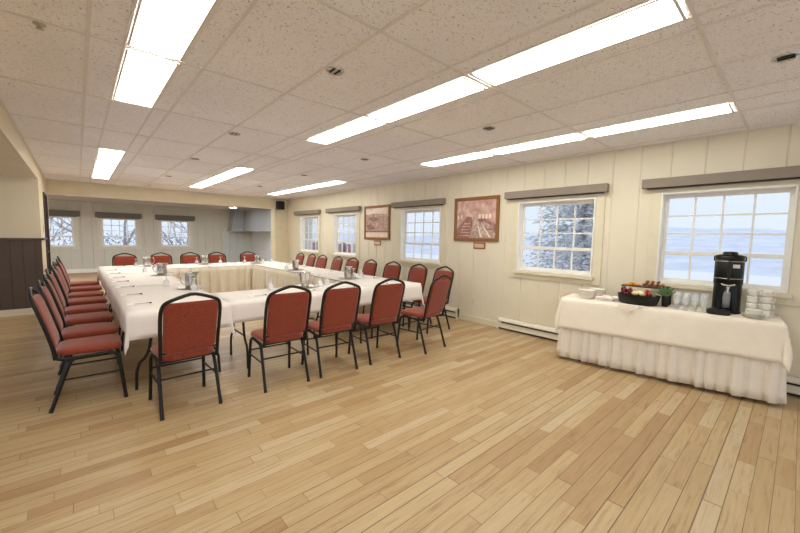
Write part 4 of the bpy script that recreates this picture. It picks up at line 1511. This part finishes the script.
# spiky green plant in a small black pot
r = empty('potted_succulent', at(1.0, 0.195), brz)
tag(r, 'spiky green plant in a small black pot between the pan and the glasses', 'plant')
B = MB(); B.lathe([(0.001, 0), (0.030, 0), (0.034, 0.115), (0.036, 0.118), (0.032, 0.116), (0.028, 0.100), (0.001, 0.098)], n=24); B.build('pot', 'blackmatte', r)
B = MB()
rnd = random.Random(9)
for k in range(34):
    a = k * 2.399; tilt = 0.12 + 0.80 * (k / 34)
    L_ = rnd.uniform(0.11, 0.15) * (1.0 - 0.15 * tilt)
    w_ = 0.010
    d_ = Vector((cos(a) * sin(tilt), sin(a) * sin(tilt), cos(tilt)))
    s_ = Vector((-sin(a), cos(a), 0))
    c0 = Vector((cos(a) * 0.012, sin(a) * 0.012, 0.100))
    n_ = d_.cross(s_)
    pr_ = []
    for t, ww in ((0, 0.6), (0.3, 1.0), (0.65, 0.7), (1.0, 0.05)):
        c_ = c0 + d_ * (L_ * t) + Vector((cos(a), sin(a), 0)) * (0.022 * t * t)
        pr_.append((c_ + s_ * w_ * ww, c_ + n_ * 0.004 * ww, c_ - s_ * w_ * ww, c_ - n_ * 0.004 * ww))
    vs = [v for q in pr_ for v in q]
    fs = [(i * 4 + j, i * 4 + (j + 1) % 4, (i + 1) * 4 + (j + 1) % 4, (i + 1) * 4 + j) for i in range(3) for j in range(4)]
    B.add(vs, fs, 0, True)
B.build('leaves', 'green', r)

# rows of clear glasses
def drinking_goblet():
    B = MB()
    B.lathe([(0.001, 0.003), (0.030, 0.0), (0.031, 0.003), (0.010, 0.007), (0.006, 0.018), (0.007, 0.042), (0.020, 0.056), (0.030, 0.078), (0.033, 0.115), (0.033, 0.162), (0.0315, 0.162), (0.0315, 0.115), (0.0285, 0.079), (0.018, 0.058), (0.001, 0.048)], n=20)
    return B.build('drinking_glass', 'cup')


dg = drinking_goblet(); ud = [False]
for j in range(3):
    for i in range(4):
        lb = 'clear footed drinking glass in the %s row, %s from the left, beside the coffee dispenser' % (['front', 'middle', 'rear'][j], ORD[i])
        place(dg, ud, at(1.105 + 0.072 * i, 0.10 + 0.115 * j), 0, lb, 'glass', 'clear footed glasses on the buffet')

# black coffee dispenser
ur = empty('coffee_dispenser', at(1.49, 0.30), brz)
tag(ur, 'tall black thermal coffee dispenser with chrome tap before the right window', 'coffee dispenser')
B = MB()
B.prism([(0.116 * cos(a), 0.116 * sin(a)) for a in [2 * pi * k / 40 for k in range(40)]], 0, 0.022)
B.build('base_plate', 'black', ur, bevel=0.004)
# lower stand: curved shell with an arched opening (front at local -y)
B = MB()
Rr = 0.108
n_ = 60
zz = [0.0225, 0.06, 0.10, 0.14, 0.18, 0.205, 0.222, 0.25, 0.29]
half = [0.36, 0.36, 0.36, 0.36, 0.36, 0.30, 0.18, 0.0, 0.0]
for lay, R_i in ((0, Rr), (1, Rr - 0.02)):
    rings = []
    for z, hf in zip(zz, half):
        ring_ = []
        for k in range(n_ + 1):
            # angle measured from the front, opening +-hf
            a = hf + (2 * pi - 2 * hf) * k / n_
            ring_.append((R_i * sin(a), -R_i * cos(a), z))
        rings.append(ring_)
    vs = [v for q in rings for v in q]
    fs = [(i * (n_ + 1) + k, i * (n_ + 1) + k + 1, (i + 1) * (n_ + 1) + k + 1, (i + 1) * (n_ + 1) + k) for i in range(len(zz) - 1) for k in range(n_)]
    if lay: fs = [tuple(reversed(f)) for f in fs]
    B.add(vs, fs, 0, True)
for sgn in (0, 1):
    for (z, hf), (z2, hf2) in zip(list(zip(zz, half))[:-1], list(zip(zz, half))[1:]):
        a, a2 = (hf, hf2) if sgn == 0 else (-hf, -hf2)
        vs = [(Rr * sin(a), -Rr * cos(a), z), ((Rr - 0.02) * sin(a), -(Rr - 0.02) * cos(a), z), ((Rr - 0.02) * sin(a2), -(Rr - 0.02) * cos(a2), z2), (Rr * sin(a2), -Rr * cos(a2), z2)]
        B.add(vs, [(0, 1, 2, 3)])
B.build('stand', 'black', ur)
B = MB(); B.box(-0.035, 0.035, 0.070, 0.083, 0.03, 0.26); B.build('inner_panel', 'steel', ur, bevel=0.003)
B = MB(); B.lathe([(0.001, 0.2905), (0.109, 0.2905), (0.113, 0.295), (0.113, 0.530), (0.109, 0.536), (0.001, 0.537)], n=48); B.build('tank', 'black', ur)
for z in (0.345, 0.515):
    B = MB(); B.lathe([(0.1133, z), (0.1150, z + 0.001), (0.1150, z + 0.005), (0.1133, z + 0.006)], n=48); B.build('chrome_band', 'chrome', ur)
B = MB(); B.lathe([(0.109, 0.5375), (0.113, 0.545), (0.108, 0.566), (0.085, 0.582), (0.060, 0.585), (0.058, 0.603), (0.045, 0.613), (0.001, 0.615)], n=40); B.build('lid', 'black', ur)
B = MB(); B.tube(smooth_path([(-0.116, 0, 0.52), (-0.120, -0.03, 0.567), (-0.07, -0.09, 0.580), (0.07, -0.09, 0.580), (0.120, -0.03, 0.567), (0.116, 0, 0.52)], 2), 0.006, 6); B.build('carry_handle', 'black', ur)
B = MB(); B.box(-0.012, 0.012, -0.135, -0.113, 0.33, 0.52); B.build('sight_column', 'blackmatte', ur, bevel=0.003)
B = MB(); B.box(0.024, 0.076, -0.119, -0.100, 0.455, 0.49); B.build('label_plate', 'alu', ur, bevel=0.002)
tp = MB(); tp.tube([(0, -0.105, 0.268), (0, -0.163, 0.262)], 0.014, 12); tp.tube([(0, -0.157, 0.268), (0, -0.161, 0.215)], 0.009, 10)
tap = tp.build('tap', 'chrome', ur)
B = MB(); B.tube(smooth_path([(-0.050, -0.150, 0.297), (-0.03, -0.155, 0.288), (0, -0.157, 0.283), (0.03, -0.155, 0.288), (0.050, -0.150, 0.297)], 1), 0.009, 8); B.build('tap_lever', 'chrome', tap)
B = MB(); B.box(-0.03, 0.050, -0.150, -0.117, 0.0, 0.010); B.build('drip_tray', 'steel', ur, bevel=0.003)

# black lidded round box in front
r = empty('round_trivet', at(1.535, 0.025 - 0.0), brz)
r.location = at(1.436, 0.078)
tag(r, 'low black oval dish in front of the coffee dispenser', 'dish')
B = MB(); B.lathe([(0.001, 0), (0.080, 0), (0.088, 0.006), (0.090, 0.038), (0.086, 0.044), (0.001, 0.044)], n=36, sy=0.55); B.build('dish_body', 'blackmatte', r)
B = MB(); B.lathe([(0.060, 0.0445), (0.078, 0.0445), (0.080, 0.048), (0.074, 0.054), (0.001, 0.056)], n=36, sy=0.55); B.build('dish_lid', 'black', r)
r.name = 'black_dish'

# stacked mugs
mg = empty('coffee_mug')
B = MB(); B.lathe([(0.001, 0.003), (0.028, 0.0), (0.032, 0.002), (0.038, 0.018), (0.0395, 0.045), (0.039, 0.0635), (0.0365, 0.0635), (0.037, 0.045), (0.034, 0.012), (0.001, 0.008)], n=28); B.build('cup', 'ceramic', mg)
B = MB(); B.tube(smooth_path([(0.037, 0, 0.052), (0.056, 0, 0.056), (0.064, 0, 0.036), (0.054, 0, 0.018), (0.036, 0, 0.018)], 2), 0.0045, 8); B.build('handle', 'ceramic', mg)
um = [False]
for (lx, ly, n, w_) in [(1.672, 0.25, 4, 'left'), (1.768, 0.27, 4, 'right')]:
    for k in range(n):
        pos = ['bottom', 'second', 'third', 'top'][k]
        place(mg, um, at(lx, ly, 0.0640 * k), brz + radians(-28 + 9 * ((k * 7) % 3)), '%s white mug of the %s mug stack at the right end of the buffet' % (pos, w_), 'mug', 'white mugs stacked on the buffet')
# saucers in front of the mugs
B = MB(); B.lathe([(0.001, 0.003), (0.045, 0.0), (0.050, 0.002), (0.078, 0.011), (0.080, 0.013), (0.076, 0.013), (0.048, 0.006), (0.001, 0.006)], n=32)
sc0 = B.build('saucer', 'ceramic'); uz = [False]
for k in range(5):
    place(sc0, uz, at(1.685, 0.10, 0.0064 * k), 0, '%s white saucer of the front stack before the mugs' % (['bottom', 'second', 'third', 'fourth', 'top'][k]), 'saucer', 'white saucers on the buffet')
B = MB(); B.lathe([(0.001, 0.003), (0.038, 0.0), (0.042, 0.002), (0.060, 0.018), (0.062, 0.024), (0.058, 0.023), (0.040, 0.008), (0.001, 0.007)], n=32)
sd0 = B.build('small_bowl', 'ceramic'); uy = [False]
for k in range(3):
    place(sd0, uy, at(1.685, 0.10, 0.0064 * 5 + 0.003 + 0.0115 * k), 0, '%s small white dish on top of the saucer stack' % (['bottom', 'middle', 'top'][k]), 'dish', 'small dishes on the saucers')

# ------------------------------------------------------------------ outside
b = MB()
b.grid(lambda u, v: (-60 + 460 * u, -300 + 700 * v, -3.2), 8, 8)
o = struct(b.build('ground_snow', 'snow'))
def hill_pt(u, v):
    y = -260 + 640 * u
    t = v
    h = 7.6 + 2.0 * sin(y * 0.021 + 0.6) + 1.1 * sin(y * 0.057) + 0.4 * sin(y * 0.19)
    return (74 + 100 * t, y, -3.3 + h * t ** 0.8)
b = MB(); b.grid(hill_pt, 120, 8)
b.add([hill_pt(i / 120, 1) for i in range(121)] + [(x_ + 40, y_, -3.3) for (x_, y_, z_) in [hill_pt(i / 120, 1) for i in range(121)]], [(i, i + 1, i + 122, i + 121) for i in range(120)])
struct(b.build('hills', 'hill'))


def conifer(x, y, z0, H_, R_b, seed, label):
    r = empty('conifer', (x, y, z0))
    tag(r, label, 'tree', 'trees outside the windows')
    rnd = random.Random(seed)
    B = MB(); B.tube([(0, 0, 0), (0, 0, H_ * 0.6), (0, 0, H_)], 0.1, 8, radii=[0.16, 0.08, 0.01]); B.build('trunk', 'bark', r)
    B = MB()
    n = 0
    z = 0.4
    while z < H_ * 0.98:
        Rz = R_b * (1 - z / H_) ** 0.85
        for k in range(17):
            a = rnd.uniform(0, 2 * pi)
            L_ = Rz * rnd.uniform(0.75, 1.05)
            d = Vector((cos(a), sin(a), 0))
            s_ = Vector((-sin(a), cos(a), 0))
            m_ = int(6 + L_ * 16)
            for q in range(m_):
                t = (q + rnd.random()) / m_
                c_ = Vector((0, 0, z)) + d * (L_ * t) + Vector((0, 0, 0.10 * t - 0.30 * t * t * L_ * 0.6))
                c_ += Vector((rnd.uniform(-.05, .05), rnd.uniform(-.05, .05), rnd.uniform(-.05, .05)))
                sd = 1 if rnd.random() < 0.5 else -1
                L2 = rnd.uniform(0.10, 0.22)
                e1 = (d * rnd.uniform(0.2, 1.0) + s_ * sd * rnd.uniform(0.3, 1.0) + Vector((0, 0, rnd.uniform(-0.7, 0.25)))).normalized() * L2
                e2 = Vector((rnd.uniform(-1, 1), rnd.uniform(-1, 1), rnd.uniform(-1, 1))).normalized() * 0.024
                B.add([c_ - e2, c_ + e1 * 0.6 - e2 * 0.8, c_ + e1, c_ + e1 * 0.6 + e2 * 0.8, c_ + e2], [(0, 1, 2, 3, 4)])
                n += 1
        z += 0.14
    B.build('foliage', 'frost', r)


conifer(12.5, 4.80, -3.2, 12.0, 2.75, 5, 'big frosted evergreen filling most of the window beside the buffet')
# neighbouring house with a snow covered roof
r = empty('neighbour_house', (15.0, 9.1, -3.2))
tag(r, 'low house with snow covered roof outside, lower left of the window near the buffet', 'house')
B = MB()
B.box(-2.0, 3.0, -1.3, 1.5, 0, 2.6); B.build('walls', 'darkfence', r)
B = MB()
B.prism([(-1.5, 2.62), (0.1, 3.98), (0.1, 4.16), (-1.6, 2.72)], -2.3, 3.3, tf=lambda x, y, z: (z, x, y))
B.prism([(0.1, 3.98), (1.7, 2.62), (1.8, 2.72), (0.1, 4.16)], -2.3, 3.3, tf=lambda x, y, z: (z, x, y))
B.build('roof', 'snow', r)
# reddish board fence seen through the two far right windows
r = empty('board_fence', (11.0, 17.5, -3.2))
tag(r, 'reddish board fence outside the two farthest right wall windows', 'fence')
B = MB(); B.box(0, 0.1, -4.5, 4.5, 0, 4.25); B.build('fence_panel', 'redfence', r)
for k in range(10):
    B = MB(); B.box(-0.16, -0.001, -4.4 + k * 0.93, -4.25 + k * 0.93, 0, 4.32); B.build('fence_post', 'darkfence' if k % 3 == 1 else 'snow', r)


def bare_tree(x, y, z0, H_, seed, label):
    r = empty('bare_tree', (x, y, z0))
    tag(r, label, 'tree', 'bare winter trees outside the far windows')
    rnd = random.Random(seed)
    T_ = MB(); Bn = MB()
    def grow(p_, d_, L_, rad, lv, tgt):
        pts = [p_]
        dd = d_.copy()
        for k in range(4):
            dd = (dd + Vector((rnd.uniform(-1, 1), rnd.uniform(-1, 1), rnd.uniform(-0.5, 0.8))) * 0.16).normalized()
            pts.append(pts[-1] + dd * (L_ / 4))
        tgt.tube(pts, rad, 6, radii=[rad * (1 - 0.12 * k) for k in range(5)])
        if lv <= 0: return
        for k in range(3 if lv > 2 else 3):
            q = pts[rnd.choice([2, 3, 4])]
            nd = (dd + Vector((rnd.uniform(-1, 1), rnd.uniform(-1, 1), rnd.uniform(-0.3, 0.9))) * 0.9).normalized()
            grow(q, nd, L_ * rnd.uniform(0.6, 0.8), rad * 0.55, lv - 1, Bn)
    grow(Vector((0, 0, 0)), Vector((0, 0, 1)), H_ * 0.42, 0.12, 4, T_)
    T_.build('trunk', 'bark', r)
    Bn.build('branches', 'bark', r)


for i, (x, y, lb) in enumerate([(-1.4, 22.0, 'bare tree behind the left far window'), (1.9, 22.5, 'bare tree behind the middle far window'), (4.9, 22.0, 'bare tree behind the right far window')]):
    bare_tree(x, y, -3.2, 9, 60 + i, lb)
r = empty('hedge', (0.0, 29.0, -3.2))
B = MB()
rnd = random.Random(3)
for k in range(5000):
    c_ = Vector((rnd.uniform(-6, 8), rnd.uniform(-0.6, 0.6), rnd.uniform(0, 4.6)))
    a = Vector((rnd.uniform(-1, 1), rnd.uniform(-1, 1), rnd.uniform(-1, 1))).normalized() * 0.22
    e = Vector((rnd.uniform(-1, 1), rnd.uniform(-1, 1), rnd.uniform(-1, 1))).normalized() * 0.04
    B.add([c_ - e, c_ + a, c_ + e], [(0, 1, 2)])
B.build('foliage', 'darkfence', r)
tag(r, 'bluish grey hedge low behind the far windows', 'hedge')
